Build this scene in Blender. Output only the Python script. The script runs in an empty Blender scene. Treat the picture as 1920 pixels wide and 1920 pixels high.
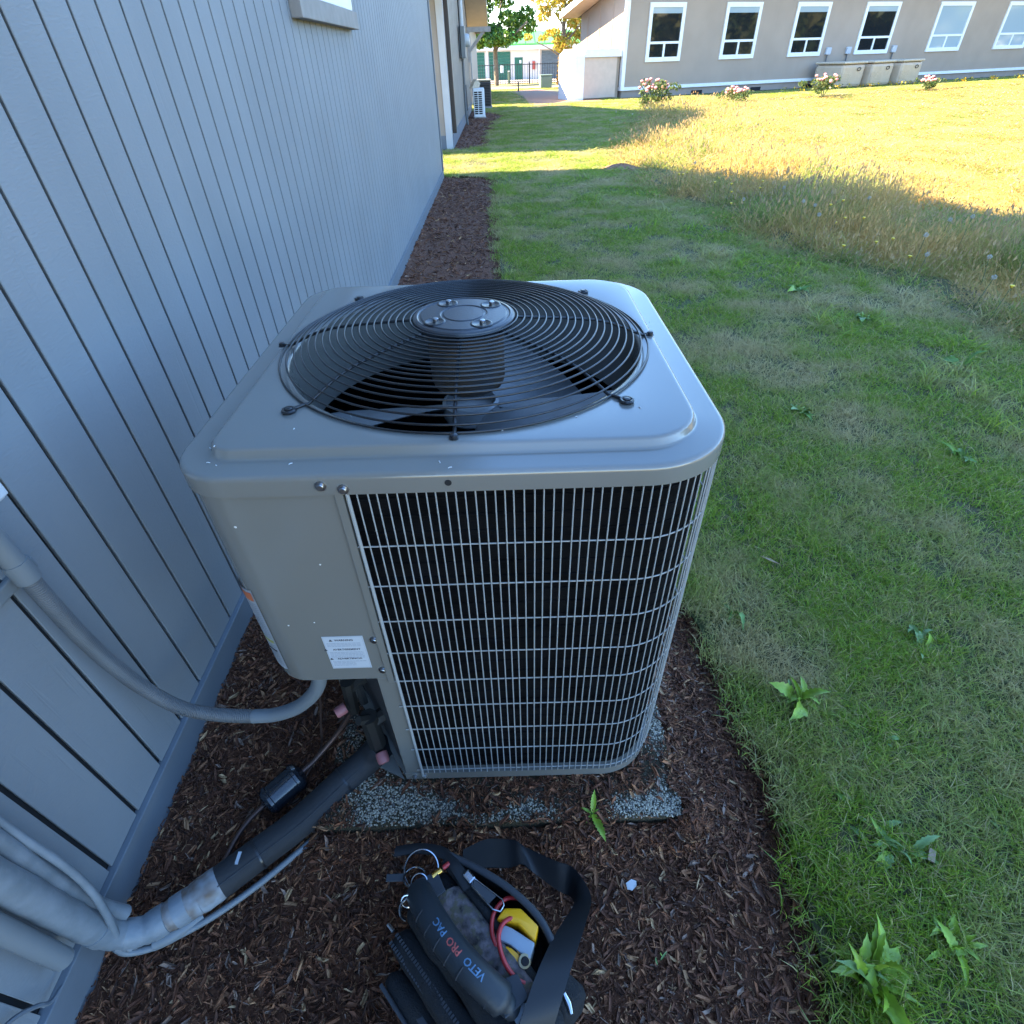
import bpy, bmesh, math, random
import numpy as np
from mathutils import Vector, Matrix
R = math.radians
random.seed(7)
rng = np.random.default_rng(11)
scene = bpy.context.scene
COL = scene.collection

# ------------------------------------------------------------------ camera
cam_d = bpy.data.cameras.new('camera')
cam_d.sensor_width = 36.0
cam_d.sensor_fit = 'HORIZONTAL'
cam_d.lens = 19.388
cam_d.clip_start = 0.02
cam_d.clip_end = 2000
cam = bpy.data.objects.new('camera', cam_d)
COL.objects.link(cam)
CX, CZ = 0.781, 1.2632
cF = Vector((0.0018, 0.77261, -0.63488)).normalized()
cR = Vector((0.99942, -0.02289, -0.02502))
cR = (cR - cF * cR.dot(cF)).normalized()
cU = cR.cross(cF)
cam.matrix_world = Matrix(((cR.x, cU.x, -cF.x, CX), (cR.y, cU.y, -cF.y, 0.0), (cR.z, cU.z, -cF.z, CZ), (0, 0, 0, 1)))
scene.camera = cam

# ------------------------------------------------------------------ light
SUN_EL = R(41.0)
SUN_DIR = Vector((math.cos(SUN_EL), -0.02 * math.cos(SUN_EL), -math.sin(SUN_EL))).normalized()   # travel direction
world = bpy.data.worlds.new('World')
scene.world = world
world.use_nodes = True
wn = world.node_tree
bg = wn.nodes['Background']
sky = wn.nodes.new('ShaderNodeTexSky')
sky.sky_type = 'NISHITA'
sky.sun_disc = False
sky.sun_elevation = SUN_EL
sky.sun_rotation = math.atan2(-SUN_DIR.x, -SUN_DIR.y)
sky.air_density = 1.0
sky.dust_density = 0.1
sky.ozone_density = 3.0
hs = wn.nodes.new('ShaderNodeHueSaturation')
hs.inputs['Saturation'].default_value = 1.1
wn.links.new(sky.outputs[0], hs.inputs['Color'])
wn.links.new(hs.outputs[0], bg.inputs['Color'])
bg.inputs['Strength'].default_value = 0.15
sun_d = bpy.data.lights.new('sun', 'SUN')
sun_d.energy = 5.0
sun_d.angle = R(0.53)
sun_d.color = (1.0, 0.84, 0.58)
sun = bpy.data.objects.new('sun', sun_d)
COL.objects.link(sun)
sun.rotation_euler = SUN_DIR.to_track_quat('-Z', 'Y').to_euler()
scene.view_settings.view_transform = 'Standard'
scene.view_settings.look = 'None'
scene.view_settings.gamma = 1.0
scene.view_settings.use_curve_mapping = False
scene.view_settings.exposure = 2.78
scene.cycles.max_bounces = 6
scene.cycles.transparent_max_bounces = 6

# ------------------------------------------------------------------ materials
def mat(name, col, rough=0.6, metal=0.0, vary=0.0, vscale=6.0, bump=0.0, bscale=80.0, bstretch=(1, 1, 1), spec=0.5, detail=4.0, col2=None, attr=False, coat=0.0):
    m = bpy.data.materials.new(name)
    m.use_nodes = True
    nt = m.node_tree
    p = nt.nodes['Principled BSDF']
    p.inputs['Roughness'].default_value = rough
    p.inputs['Metallic'].default_value = metal
    p.inputs['Specular IOR Level'].default_value = spec
    p.inputs['Coat Weight'].default_value = coat
    p.inputs['Base Color'].default_value = (*col, 1)
    geo = None
    src = None
    if attr:
        a = nt.nodes.new('ShaderNodeAttribute'); a.attribute_name = 'tint'
        src = a.outputs['Color']
        nt.links.new(src, p.inputs['Base Color'])
    if vary > 0 or col2 is not None:
        geo = nt.nodes.new('ShaderNodeNewGeometry')
        n = nt.nodes.new('ShaderNodeTexNoise'); n.inputs['Scale'].default_value = vscale; n.inputs['Detail'].default_value = detail
        nt.links.new(geo.outputs['Position'], n.inputs['Vector'])
        mix = nt.nodes.new('ShaderNodeMix'); mix.data_type = 'RGBA'
        ramp = nt.nodes.new('ShaderNodeMapRange'); ramp.inputs[1].default_value = 0.35; ramp.inputs[2].default_value = 0.65
        nt.links.new(n.outputs[0], ramp.inputs[0]); nt.links.new(ramp.outputs[0], mix.inputs[0])
        if col2 is None:
            c1 = tuple(c * (1 - vary) for c in col); c2 = tuple(min(1, c * (1 + vary)) for c in col)
        else:
            c1, c2 = col, col2
        mix.inputs[6].default_value = (*c1, 1); mix.inputs[7].default_value = (*c2, 1)
        nt.links.new(mix.outputs[2], p.inputs['Base Color'])
    if bump > 0:
        if geo is None: geo = nt.nodes.new('ShaderNodeNewGeometry')
        vm = nt.nodes.new('ShaderNodeVectorMath'); vm.operation = 'MULTIPLY'; vm.inputs[1].default_value = bstretch
        nt.links.new(geo.outputs['Position'], vm.inputs[0])
        nb = nt.nodes.new('ShaderNodeTexNoise'); nb.inputs['Scale'].default_value = bscale; nb.inputs['Detail'].default_value = 5
        nt.links.new(vm.outputs[0], nb.inputs['Vector'])
        b = nt.nodes.new('ShaderNodeBump'); b.inputs['Strength'].default_value = bump; b.inputs['Distance'].default_value = 0.004
        nt.links.new(nb.outputs[0], b.inputs['Height']); nt.links.new(b.outputs[0], p.inputs['Normal'])
    return m

def foliage_mat(name, straw=0.0, straw_scale=1.6, dry=(0.24, 0.19, 0.10), trans=0.35, lo=0.45, hi=0.65, gain=1.0):
    """leaf blades: per-blade tint attribute, drifting to straw in world-space patches; light passes through"""
    m = bpy.data.materials.new(name); m.use_nodes = True
    nt = m.node_tree; nt.nodes.clear()
    out = nt.nodes.new('ShaderNodeOutputMaterial')
    a = nt.nodes.new('ShaderNodeAttribute'); a.attribute_name = 'tint'
    col = a.outputs['Color']
    if gain != 1.0:
        g = nt.nodes.new('ShaderNodeVectorMath'); g.operation = 'SCALE'; g.inputs['Scale'].default_value = gain
        nt.links.new(col, g.inputs[0]); col = g.outputs[0]
    if straw > 0:
        geo = nt.nodes.new('ShaderNodeNewGeometry')
        n = nt.nodes.new('ShaderNodeTexNoise'); n.inputs['Scale'].default_value = straw_scale; n.inputs['Detail'].default_value = 5; n.inputs['Roughness'].default_value = 0.62
        nt.links.new(geo.outputs['Position'], n.inputs['Vector'])
        mr = nt.nodes.new('ShaderNodeMapRange'); mr.inputs[1].default_value = lo; mr.inputs[2].default_value = hi; mr.inputs[4].default_value = straw
        nt.links.new(n.outputs[0], mr.inputs[0])
        mx = nt.nodes.new('ShaderNodeMix'); mx.data_type = 'RGBA'
        nt.links.new(mr.outputs[0], mx.inputs[0]); nt.links.new(col, mx.inputs[6]); mx.inputs[7].default_value = (*dry, 1)
        col = mx.outputs[2]
    d = nt.nodes.new('ShaderNodeBsdfDiffuse'); t = nt.nodes.new('ShaderNodeBsdfTranslucent'); ms = nt.nodes.new('ShaderNodeMixShader')
    gl = nt.nodes.new('ShaderNodeBsdfGlossy'); gl.inputs['Roughness'].default_value = 0.45; gl.inputs['Color'].default_value = (0.5, 0.5, 0.5, 1)
    ms2 = nt.nodes.new('ShaderNodeMixShader'); ms2.inputs[0].default_value = 0.05
    ms.inputs[0].default_value = trans
    nt.links.new(col, d.inputs['Color']); nt.links.new(col, t.inputs['Color'])
    nt.links.new(d.outputs[0], ms.inputs[1]); nt.links.new(t.outputs[0], ms.inputs[2])
    nt.links.new(ms.outputs[0], ms2.inputs[1]); nt.links.new(gl.outputs[0], ms2.inputs[2])
    nt.links.new(ms2.outputs[0], out.inputs[0])
    return m

def siding_mat(name, col):
    """rough-sawn painted plywood: fine horizontal saw marks, vertical grain scars, faint weather blotches"""
    m = mat(name, col, rough=0.62, vary=0.06, vscale=2.2, detail=6)
    nt = m.node_tree; p = nt.nodes['Principled BSDF']
    geo = nt.nodes.new('ShaderNodeNewGeometry')
    def noise(stretch, scale, detail):
        vm = nt.nodes.new('ShaderNodeVectorMath'); vm.operation = 'MULTIPLY'; vm.inputs[1].default_value = stretch
        nt.links.new(geo.outputs['Position'], vm.inputs[0])
        n = nt.nodes.new('ShaderNodeTexNoise'); n.inputs['Scale'].default_value = scale; n.inputs['Detail'].default_value = detail
        nt.links.new(vm.outputs[0], n.inputs['Vector']); return n.outputs[0]
    saw = noise((1, 0.30, 1), 260, 4); grain = noise((1, 1, 0.06), 60, 4)
    mr = nt.nodes.new('ShaderNodeMapRange'); mr.inputs[1].default_value = 0.62; mr.inputs[2].default_value = 0.75
    nt.links.new(grain, mr.inputs[0])
    ad = nt.nodes.new('ShaderNodeMath'); ad.operation = 'SUBTRACT'
    nt.links.new(saw, ad.inputs[0]); nt.links.new(mr.outputs[0], ad.inputs[1])
    b = nt.nodes.new('ShaderNodeBump'); b.inputs['Strength'].default_value = 0.22; b.inputs['Distance'].default_value = 0.004
    nt.links.new(ad.outputs[0], b.inputs['Height']); nt.links.new(b.outputs[0], p.inputs['Normal'])
    return m

M = {}
M['siding'] = siding_mat('siding_paint', (0.205, 0.222, 0.238))
M['siding_back'] = mat('siding_groove', (0.010, 0.012, 0.016), 0.8)
M['skirt'] = mat('skirt_paint', (0.135, 0.155, 0.178), 0.55, vary=0.06, vscale=9, bump=0.12, bscale=60)
M['sill_board'] = mat('weathered_trim', (0.22, 0.20, 0.185), 0.6, vary=0.1, vscale=14, bump=0.1, bscale=90)
M['white_trim'] = mat('white_trim', (0.78, 0.78, 0.76), 0.45, vary=0.03, vscale=8)
M['siding_far'] = siding_mat('siding_paint_far', (0.30, 0.26, 0.22))
M['siding_end'] = siding_mat('siding_paint_end', (0.19, 0.205, 0.22))
M['tan_siding'] = mat('tan_siding', (0.34, 0.265, 0.205), 0.6, vary=0.05, vscale=1.3, bump=0.5, bscale=9, bstretch=(1, 1, 0.01))
M['tan_base'] = mat('foundation_paint', (0.30, 0.24, 0.20), 0.7, vary=0.06, vscale=3)
M['roof'] = mat('shingle_roof', (0.09, 0.085, 0.08), 0.85, vary=0.25, vscale=30, bump=0.4, bscale=30)
M['soffit'] = mat('soffit_and_lit_panel', (0.55, 0.42, 0.33), 0.6, vary=0.04)  # warm tone also imitates sun on the shed front
M['dark_brown'] = mat('dark_brown_strip', (0.03, 0.022, 0.022), 0.4)
M['glass'] = mat('window_glass', (0.015, 0.018, 0.02), 0.03, spec=0.9)
M['glass_pale'] = mat('window_glass_pale', (0.34, 0.42, 0.46), 0.06, spec=0.9)  # pale blue-grey tone set as the pane colour
M['ac_paint'] = mat('greige_enamel', (0.18, 0.173, 0.155), 0.16, vary=0.02, vscale=5, bump=0.012, bscale=160, spec=0.95)
def dusty(m, lo, hi, sc):
    nt = m.node_tree; p = nt.nodes['Principled BSDF']; geo = nt.nodes.new('ShaderNodeNewGeometry'); n = nt.nodes.new('ShaderNodeTexNoise')
    n.inputs['Scale'].default_value = sc; n.inputs['Detail'].default_value = 8; n.inputs['Roughness'].default_value = 0.7
    mr = nt.nodes.new('ShaderNodeMapRange'); mr.inputs[1].default_value = 0.35; mr.inputs[2].default_value = 0.7; mr.inputs[3].default_value = lo; mr.inputs[4].default_value = hi
    nt.links.new(geo.outputs['Position'], n.inputs['Vector']); nt.links.new(n.outputs[0], mr.inputs[0]); nt.links.new(mr.outputs[0], p.inputs['Roughness'])
dusty(M['ac_paint'], 0.15, 0.23, 9)
M['ac_inner'] = mat('dark_inner_panel', (0.05, 0.052, 0.055), 0.45, vary=0.1)
M['black_wire'] = mat('black_coated_wire', (0.012, 0.012, 0.014), 0.3, spec=0.6)
M['black_plate'] = mat('black_hub_plate', (0.028, 0.03, 0.036), 0.33, bump=0.06, bscale=300, spec=0.7)
M['coat_wire'] = mat('grey_coated_wire', (0.32, 0.325, 0.32), 0.35, spec=0.5)
M['coil'] = mat('dark_coil_fins', (0.004, 0.004, 0.0045), 0.85, spec=0.1, vary=0.5, vscale=22, bump=0.6, bscale=60, bstretch=(1, 1, 14))
M['motor'] = mat('motor_can', (0.07, 0.06, 0.055), 0.45, col2=(0.15, 0.09, 0.05), vscale=14)
M['blade'] = mat('fan_blade', (0.23, 0.235, 0.24), 0.35, metal=0.2, vary=0.2, vscale=9)
M['hub_grey'] = mat('cast_fan_hub', (0.36, 0.37, 0.38), 0.35, metal=0.3)
M['steel'] = mat('zinc_screw', (0.42, 0.43, 0.45), 0.3, metal=1.0)
M['white_label'] = mat('label_paper', (0.48, 0.51, 0.55), 0.4)
M['ink'] = mat('label_ink', (0.03, 0.03, 0.04), 0.6)
M['ink_soft'] = mat('label_small_print', (0.36, 0.39, 0.44), 0.6)
M['orange_ink'] = mat('label_orange', (0.65, 0.16, 0.05), 0.5)
M['yellow_ink'] = mat('label_yellow', (0.45, 0.45, 0.10), 0.5)
M['foam'] = mat('black_pipe_foam', (0.020, 0.020, 0.022), 0.75, bump=0.25, bscale=120, vary=0.2, vscale=10)
M['painted_wrap'] = mat('painted_pipe_wrap', (0.20, 0.22, 0.24), 0.5, col2=(0.15, 0.17, 0.185), vscale=25, bump=0.35, bscale=70)
M['peeling'] = mat('peeling_wrap', (0.27, 0.29, 0.31), 0.5, col2=(0.12, 0.075, 0.045), vscale=30, bump=0.4, bscale=60, detail=2)
M['conduit'] = mat('flexible_conduit', (0.10, 0.105, 0.11), 0.5, bump=0.05, vary=0.08, vscale=20)
M['conduit_painted'] = mat('painted_conduit', (0.165, 0.18, 0.19), 0.5, vary=0.05)
M['pvc'] = mat('grey_box', (0.45, 0.47, 0.49), 0.4, vary=0.03)
M['drier'] = mat('black_gloss_enamel', (0.012, 0.014, 0.018), 0.18, spec=0.7)
M['copper'] = mat('tarnished_copper', (0.12, 0.07, 0.055), 0.45, metal=0.6)
M['valve'] = mat('tarnished_brass', (0.035, 0.032, 0.028), 0.5, metal=0.3)
M['pink'] = mat('pink_cap', (0.36, 0.13, 0.13), 0.5)
M['canvas'] = mat('black_canvas', (0.006, 0.006, 0.0075), 0.8, bump=0.5, bscale=420, vary=0.2, vscale=30)
M['rubber'] = mat('rubber_handle', (0.018, 0.023, 0.028), 0.5, bump=0.1, bscale=150)
M['webbing'] = mat('nylon_webbing', (0.008, 0.0085, 0.011), 0.55)
M['grey_nylon'] = mat('grey_tape', (0.035, 0.037, 0.043), 0.7)
M['chrome'] = mat('chrome', (0.46, 0.47, 0.5), 0.18, metal=1.0)
M['brass'] = mat('brass', (0.75, 0.42, 0.10), 0.25, metal=1.0)
M['yellow'] = mat('yellow_plastic', (0.90, 0.42, 0.008), 0.35)
M['grey_plastic'] = mat('grey_plastic', (0.30, 0.35, 0.40), 0.4)
M['cream'] = mat('cream_plastic', (0.42, 0.33, 0.18), 0.4)
M['red'] = mat('red_lead', (0.45, 0.03, 0.03), 0.35)
M['blue_print'] = mat('blue_print', (0.08, 0.17, 0.28), 0.5)
M['red_print'] = mat('red_print', (0.40, 0.07, 0.055), 0.5)
M['white_bit'] = mat('white_scrap', (0.6, 0.6, 0.6), 0.4)
M['weed'] = mat('weed_leaf', (0.12, 0.22, 0.035), 0.5, vary=0.25, vscale=40)
M['weed_bright'] = mat('weed_leaf_bright', (0.20, 0.30, 0.02), 0.45, vary=0.25, vscale=40)
M['weed_pale'] = mat('weed_leaf_pale', (0.16, 0.25, 0.07), 0.55, vary=0.2, vscale=40)
M['stem'] = mat('weed_stem', (0.10, 0.13, 0.05), 0.6)
M['seedhead'] = mat('dandelion_fluff', (0.45, 0.42, 0.36), 0.9)
M['dandelion'] = mat('dandelion_petals', (0.75, 0.52, 0.03), 0.6)
M['chip_pale'] = mat('wood_chip', (0.34, 0.23, 0.14), 0.7, vary=0.2, vscale=60)
M['bark'] = mat('tree_bark', (0.13, 0.10, 0.075), 0.85, vary=0.3, vscale=8, bump=0.5, bscale=20)
M['stucco'] = mat('pale_wall', (0.62, 0.58, 0.56), 0.7, vary=0.03, vscale=2)
M['green_door'] = mat('green_door', (0.012, 0.11, 0.075), 0.45, vary=0.08)
M['blue_door'] = mat('blue_grey_door', (0.09, 0.125, 0.155), 0.5, vary=0.08)
M['green_roof'] = mat('green_metal_roof', (0.09, 0.33, 0.055), 0.4, vary=0.08)
M['fence'] = mat('black_fence', (0.02, 0.022, 0.025), 0.4)
M['util'] = mat('green_utility_box', (0.15, 0.20, 0.16), 0.5, vary=0.08)
M['asphalt'] = mat('pale_asphalt', (0.30, 0.26, 0.235), 0.85, vary=0.12, vscale=4)
M['hp_white'] = mat('white_enamel', (0.72, 0.74, 0.76), 0.3)
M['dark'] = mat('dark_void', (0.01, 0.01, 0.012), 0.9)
M['brown_ac'] = mat('brown_condenser', (0.07, 0.06, 0.06), 0.6, vary=0.1)
M['tan_ac'] = mat('tan_condenser', (0.48, 0.37, 0.26), 0.5, vary=0.05)
M['timber'] = mat('grey_timber', (0.34, 0.31, 0.29), 0.7, vary=0.12, vscale=12)
M['bone'] = mat('pale_wood', (0.50, 0.40, 0.28), 0.7, vary=0.15, vscale=20)
M['pink_rose'] = mat('pink_petals', (0.66, 0.27, 0.26), 0.7, vary=0.2, vscale=12)

# ------------------------------------------------------------------ mesh helpers
class MB:
    def __init__(self): self.v = []; self.f = []; self.mi = []; self.tint = None
    def add(self, verts, faces):
        o = len(self.v); self.v.extend([tuple(p) for p in verts]); self.f.extend([tuple(i + o for i in f) for f in faces])
    def box(self, x0, x1, y0, y1, z0, z1, frame=None):
        p = [(x, y, z) for z in (z0, z1) for y in (y0, y1) for x in (x0, x1)]
        if frame: p = [frame(*q) for q in p]
        self.add(p, [(0, 2, 3, 1), (4, 5, 7, 6), (0, 1, 5, 4), (2, 6, 7, 3), (0, 4, 6, 2), (1, 3, 7, 5)])
        return self
    def prism(self, poly, ext, off=(0, 0, 0)):
        """poly: 3D points of a planar outline; ext: extrusion vector"""
        n = len(poly); P = [Vector(p) + Vector(off) for p in poly]; Q = [p + Vector(ext) for p in P]
        self.add(P + Q, [tuple(range(n - 1, -1, -1)), tuple(range(n, 2 * n))] + [(i, (i + 1) % n, n + (i + 1) % n, n + i) for i in range(n)])
        return self
    def tube(self, pts, r, n=8, cap=True, closed=False):
        P = [Vector(p) for p in pts]; k = len(P)
        rad = r if hasattr(r, '__len__') else [r] * k
        ref = None; rings = []
        for i in range(k):
            if closed: t = P[(i + 1) % k] - P[i - 1]
            else: t = P[min(i + 1, k - 1)] - P[max(i - 1, 0)]
            t.normalize()
            if ref is None: ref = t.orthogonal().normalized()
            ref = (ref - t * ref.dot(t)).normalized(); b = t.cross(ref)
            rings.append([P[i] + (ref * math.cos(2 * math.pi * j / n) + b * math.sin(2 * math.pi * j / n)) * rad[i] for j in range(n)])
        o = len(self.v)
        for rg in rings: self.v.extend([tuple(q) for q in rg])
        m = k if closed else k - 1
        for i in range(m):
            a = o + i * n; c = o + ((i + 1) % k) * n
            for j in range(n): self.f.append((a + j, a + (j + 1) % n, c + (j + 1) % n, c + j))
        if cap and not closed:
            self.f.append(tuple(o + j for j in range(n - 1, -1, -1))); self.f.append(tuple(o + (k - 1) * n + j for j in range(n)))
        return self
    def loops(self, L, close_first=False, close_last=False):
        n = len(L[0]); o = len(self.v)
        for lp in L: self.v.extend([tuple(p) for p in lp])
        for i in range(len(L) - 1):
            a = o + i * n; c = a + n
            for j in range(n): self.f.append((a + j, a + (j + 1) % n, c + (j + 1) % n, c + j))
        if close_first: self.f.append(tuple(o + j for j in range(n - 1, -1, -1)))
        if close_last: self.f.append(tuple(o + (len(L) - 1) * n + j for j in range(n)))
        return self
    def lathe(self, prof, c=(0, 0, 0), n=24, axis=None):
        """prof: (radius, height) pairs; axis: direction of height"""
        ax = Vector(axis or (0, 0, 1)).normalized(); u = ax.orthogonal().normalized(); w = ax.cross(u); c = Vector(c)
        L = [[c + ax * h + (u * math.cos(2 * math.pi * j / n) + w * math.sin(2 * math.pi * j / n)) * r for j in range(n)] for r, h in prof]
        return self.loops(L, True, True)
    def grid(self, P):
        """P[i][j] grid of points"""
        o = len(self.v); a, b = len(P), len(P[0])
        for row in P: self.v.extend([tuple(q) for q in row])
        for i in range(a - 1):
            for j in range(b - 1): self.f.append((o + i * b + j, o + i * b + j + 1, o + (i + 1) * b + j + 1, o + (i + 1) * b + j))
        return self
    def mesh(self, name, m, smooth=None, bevel=0.0):
        me = bpy.data.meshes.new(name); me.from_pydata(self.v, [], self.f); me.update()
        if bevel > 0:
            bm = bmesh.new(); bm.from_mesh(me); bmesh.ops.remove_doubles(bm, verts=bm.verts, dist=1e-5)
            es = [e for e in bm.edges if len(e.link_faces) == 2 and e.calc_face_angle(0) > 0.6]
            bmesh.ops.bevel(bm, geom=es, offset=bevel, segments=2, profile=0.5, affect='EDGES', clamp_overlap=True)
            bm.to_mesh(me); bm.free()
        me.materials.append(m)
        if smooth is not None:
            me.shade_smooth()
            try: me.set_sharp_from_angle(angle=R(smooth))
            except Exception: pass
        return me
    def build(self, name, m, parent=None, smooth=None, bevel=0.0):
        o = bpy.data.objects.new(name, self.mesh(name, m, smooth, bevel)); COL.objects.link(o)
        if parent is not None: o.parent = parent
        return o

def link(name, me, parent=None, loc=(0, 0, 0), rot=(0, 0, 0), scl=(1, 1, 1)):
    o = bpy.data.objects.new(name, me); COL.objects.link(o); o.location = loc; o.rotation_euler = rot; o.scale = scl
    if parent is not None: o.parent = parent
    return o
def tag(o, label=None, cat=None, group=None, kind=None):
    if label: o['label'] = label
    if cat: o['category'] = cat
    if group: o['group'] = group
    if kind: o['kind'] = kind
    return o
def thing(name, label, cat, loc=(0, 0, 0), rz=0.0, group=None):
    o = bpy.data.objects.new(name, None); COL.objects.link(o); o.empty_display_size = 0.1
    o.location = loc; o.rotation_euler = (0, 0, rz)
    return tag(o, label, cat, group)
def copy_tree(o, parent=None):
    c = o.copy(); COL.objects.link(c); c.parent = parent
    for ch in o.children: copy_tree(ch, c)
    return c
def bez(pts, n=8):
    """smooth curve through points (Catmull-Rom)"""
    P = [Vector(p) for p in pts]; P = [P[0] * 2 - P[1]] + P + [P[-1] * 2 - P[-2]]; out = []
    for i in range(1, len(P) - 2):
        for t in range(n):
            t /= n
            out.append(0.5 * ((2 * P[i]) + (P[i + 1] - P[i - 1]) * t + (2 * P[i - 1] - 5 * P[i] + 4 * P[i + 1] - P[i + 2]) * t * t + (3 * P[i] - P[i - 1] - 3 * P[i + 1] + P[i + 2]) * t ** 3))
    out.append(P[-2]); return out
def text(name, s, m, parent, size, origin, right, up, align='LEFT', ext=0.0003):
    cu = bpy.data.curves.new(name, 'FONT'); cu.body = s; cu.size = size; cu.align_x = align; cu.extrude = ext; cu.resolution_u = 2; cu.offset = size * 0.014
    cu.materials.append(m)
    oc = bpy.data.objects.new(name, cu); COL.objects.link(oc)
    me = bpy.data.meshes.new_from_object(oc.evaluated_get(bpy.context.evaluated_depsgraph_get()))
    bpy.data.objects.remove(oc); o = bpy.data.objects.new(name, me); COL.objects.link(o)
    r = Vector(right).normalized(); u = Vector(up); u = (u - r * u.dot(r)).normalized(); n = r.cross(u)
    o.matrix_local = Matrix(((r.x, u.x, n.x, origin[0]), (r.y, u.y, n.y, origin[1]), (r.z, u.z, n.z, origin[2]), (0, 0, 0, 1)))
    if parent is not None: o.parent = parent
    return o
def np_mesh(name, V, F, m, tint=None, smooth=False, fsize=None):
    """fast mesh from numpy arrays; F (n,k) ; tint per-vertex rgb"""
    me = bpy.data.meshes.new(name); n, k = F.shape
    me.vertices.add(len(V)); me.vertices.foreach_set('co', np.asarray(V, np.float32).ravel())
    me.loops.add(n * k); me.loops.foreach_set('vertex_index', F.astype(np.int32).ravel())
    me.polygons.add(n); me.polygons.foreach_set('loop_start', np.arange(0, n * k, k, dtype=np.int32))
    me.update(calc_edges=True)
    if tint is not None:
        a = me.color_attributes.new('tint', 'FLOAT_COLOR', 'POINT')
        a.data.foreach_set('color', np.concatenate([tint, np.ones((len(tint), 1))], 1).astype(np.float32).ravel())
    if smooth: me.shade_smooth()
    me.materials.append(m); return me

# ------------------------------------------------------------------ ground zones
BED_Y = [-3, 0.0, 0.17, 0.5, 0.8, 1.0, 1.3, 2.0, 3.0, 4.6, 8.5, 8.75, 8.95]
BED_X = [1.25, 1.28, 1.296, 1.343, 1.33, 1.30, 1.22, 1.02, 0.86, 0.76, 0.75, 0.70, 0.45]
BED2_Y = [12.0, 12.35, 13.5, 15.9, 17.6, 18.6, 19.2, 19.7, 20.6, 21.6]
BED2_X = [0.30, 0.58, 0.62, 0.72, 0.80, 1.0, 1.25, 1.0, 0.6, 0.3]
MOW_Y = [-3, 0, 2.86, 4, 5, 6.3, 8, 9.5, 11, 13, 16, 19, 22, 60]
MOW_X = [5.2, 4.4, 3.5, 3.25, 3.0, 2.7, 2.55, 2.5, 2.6, 3.2, 4.1, 4.9, 5.4, 5.4]
ANG = R(20.66); C0 = np.array([5.40, 25.72])
UU = np.array([math.cos(ANG), math.sin(ANG)]); VV = np.array([-math.sin(ANG), math.cos(ANG)])
def bed_edge(y): return np.where(y < 9.0, np.interp(y, BED_Y, BED_X), -1.0)
def bed2_edge(y): return np.where((y > 12.0) & (y < 21.6), np.interp(y, BED2_Y, BED2_X), -1.0)
def mow(y): return np.interp(y, MOW_Y, MOW_X) + 0.12 * np.sin(y * 2.3) + 0.07 * np.sin(y * 5.1 + 1)

# ground sheets ---------------------------------------------------
def ground_mat(name, c1, c2, c3, s1, s2, bump=0.5, bs=60):
    m = mat(name, c1, 0.9, col2=c2, vscale=s1, bump=bump, bscale=bs, detail=6)
    nt = m.node_tree; p = nt.nodes['Principled BSDF']
    prev = p.inputs['Base Color'].links[0].from_socket
    geo = [n for n in nt.nodes if n.type == 'NEW_GEOMETRY'][0]
    n = nt.nodes.new('ShaderNodeTexNoise'); n.inputs['Scale'].default_value = s2; n.inputs['Detail'].default_value = 5
    nt.links.new(geo.outputs['Position'], n.inputs['Vector'])
    mr = nt.nodes.new('ShaderNodeMapRange'); mr.inputs[1].default_value = 0.48; mr.inputs[2].default_value = 0.62
    nt.links.new(n.outputs[0], mr.inputs[0])
    mx = nt.nodes.new('ShaderNodeMix'); mx.data_type = 'RGBA'
    nt.links.new(mr.outputs[0], mx.inputs[0]); nt.links.new(prev, mx.inputs[6]); mx.inputs[7].default_value = (*c3, 1)
    nt.links.new(mx.outputs[2], p.inputs['Base Color'])
    return m
M['lawn'] = ground_mat('lawn_soil_gap_shade', (0.035, 0.045, 0.012), (0.09, 0.075, 0.035), (0.05, 0.065, 0.015), 14, 1.7)  # soil colour darkened so gaps between the blades read as shadow
M['meadow'] = ground_mat('meadow_soil', (0.24, 0.19, 0.06), (0.40, 0.29, 0.11), (0.25, 0.23, 0.055), 9, 0.8)
M['mulch'] = ground_mat('bark_mulch', (0.085, 0.029, 0.013), (0.20, 0.078, 0.037), (0.12, 0.046, 0.022), 90, 12, 1.0, 120)
M['soil'] = ground_mat('bare_soil', (0.20, 0.10, 0.06), (0.30, 0.155, 0.09), (0.24, 0.13, 0.075), 30, 2, 0.6, 50)

def sheet(name, polys, z, m):
    mb = MB()
    for P in polys: mb.add([(x, y, z) for x, y in P], [tuple(range(len(P)))])
    return tag(mb.build(name, m), kind='structure')
sheet('ground', [[(-400, -400), (400, -400), (400, 600), (-400, 600)]], -0.03, M['meadow'])
def strip_sheet(name, ys, xl, xr, z, m):
    mb = MB(); mb.grid([[(xl(y), y, z), (xr(y), y, z)] for y in ys]); mb.f = [tuple(reversed(f)) for f in mb.f]
    o = mb.build(name, m); return tag(o, kind='structure')
ys1 = [-3 + 0.1 * i for i in range(120)]
def mulch_z(x, y):
    b = 0.006 * np.sin(x * 17 + 3 * np.sin(y * 9)) * np.sin(y * 21 + x * 5)
    # banked against the pad, hollowed along the spade-cut lawn edge
    inx = 1 / (1 + np.exp(-(x - 0.37) / 0.03)) / (1 + np.exp((x - 1.16) / 0.012))
    b = b + 0.036 * np.exp(-((y - 0.462) / 0.045) ** 2) * inx * (0.75 + 0.25 * np.sin(x * 23))
    b = b + 0.030 * np.exp(-((x - 1.135) / 0.03) ** 2) * ((y > 0.45) & (y < 1.45))
    b = b + 0.012 * np.exp(-(x / 0.05) ** 2)
    e_ = np.interp(y, BED_Y, BED_X) - x
    return b - 0.022 * np.exp(-((e_ - 0.03) / 0.05) ** 2)
mbd = MB(); rw = []
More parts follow.
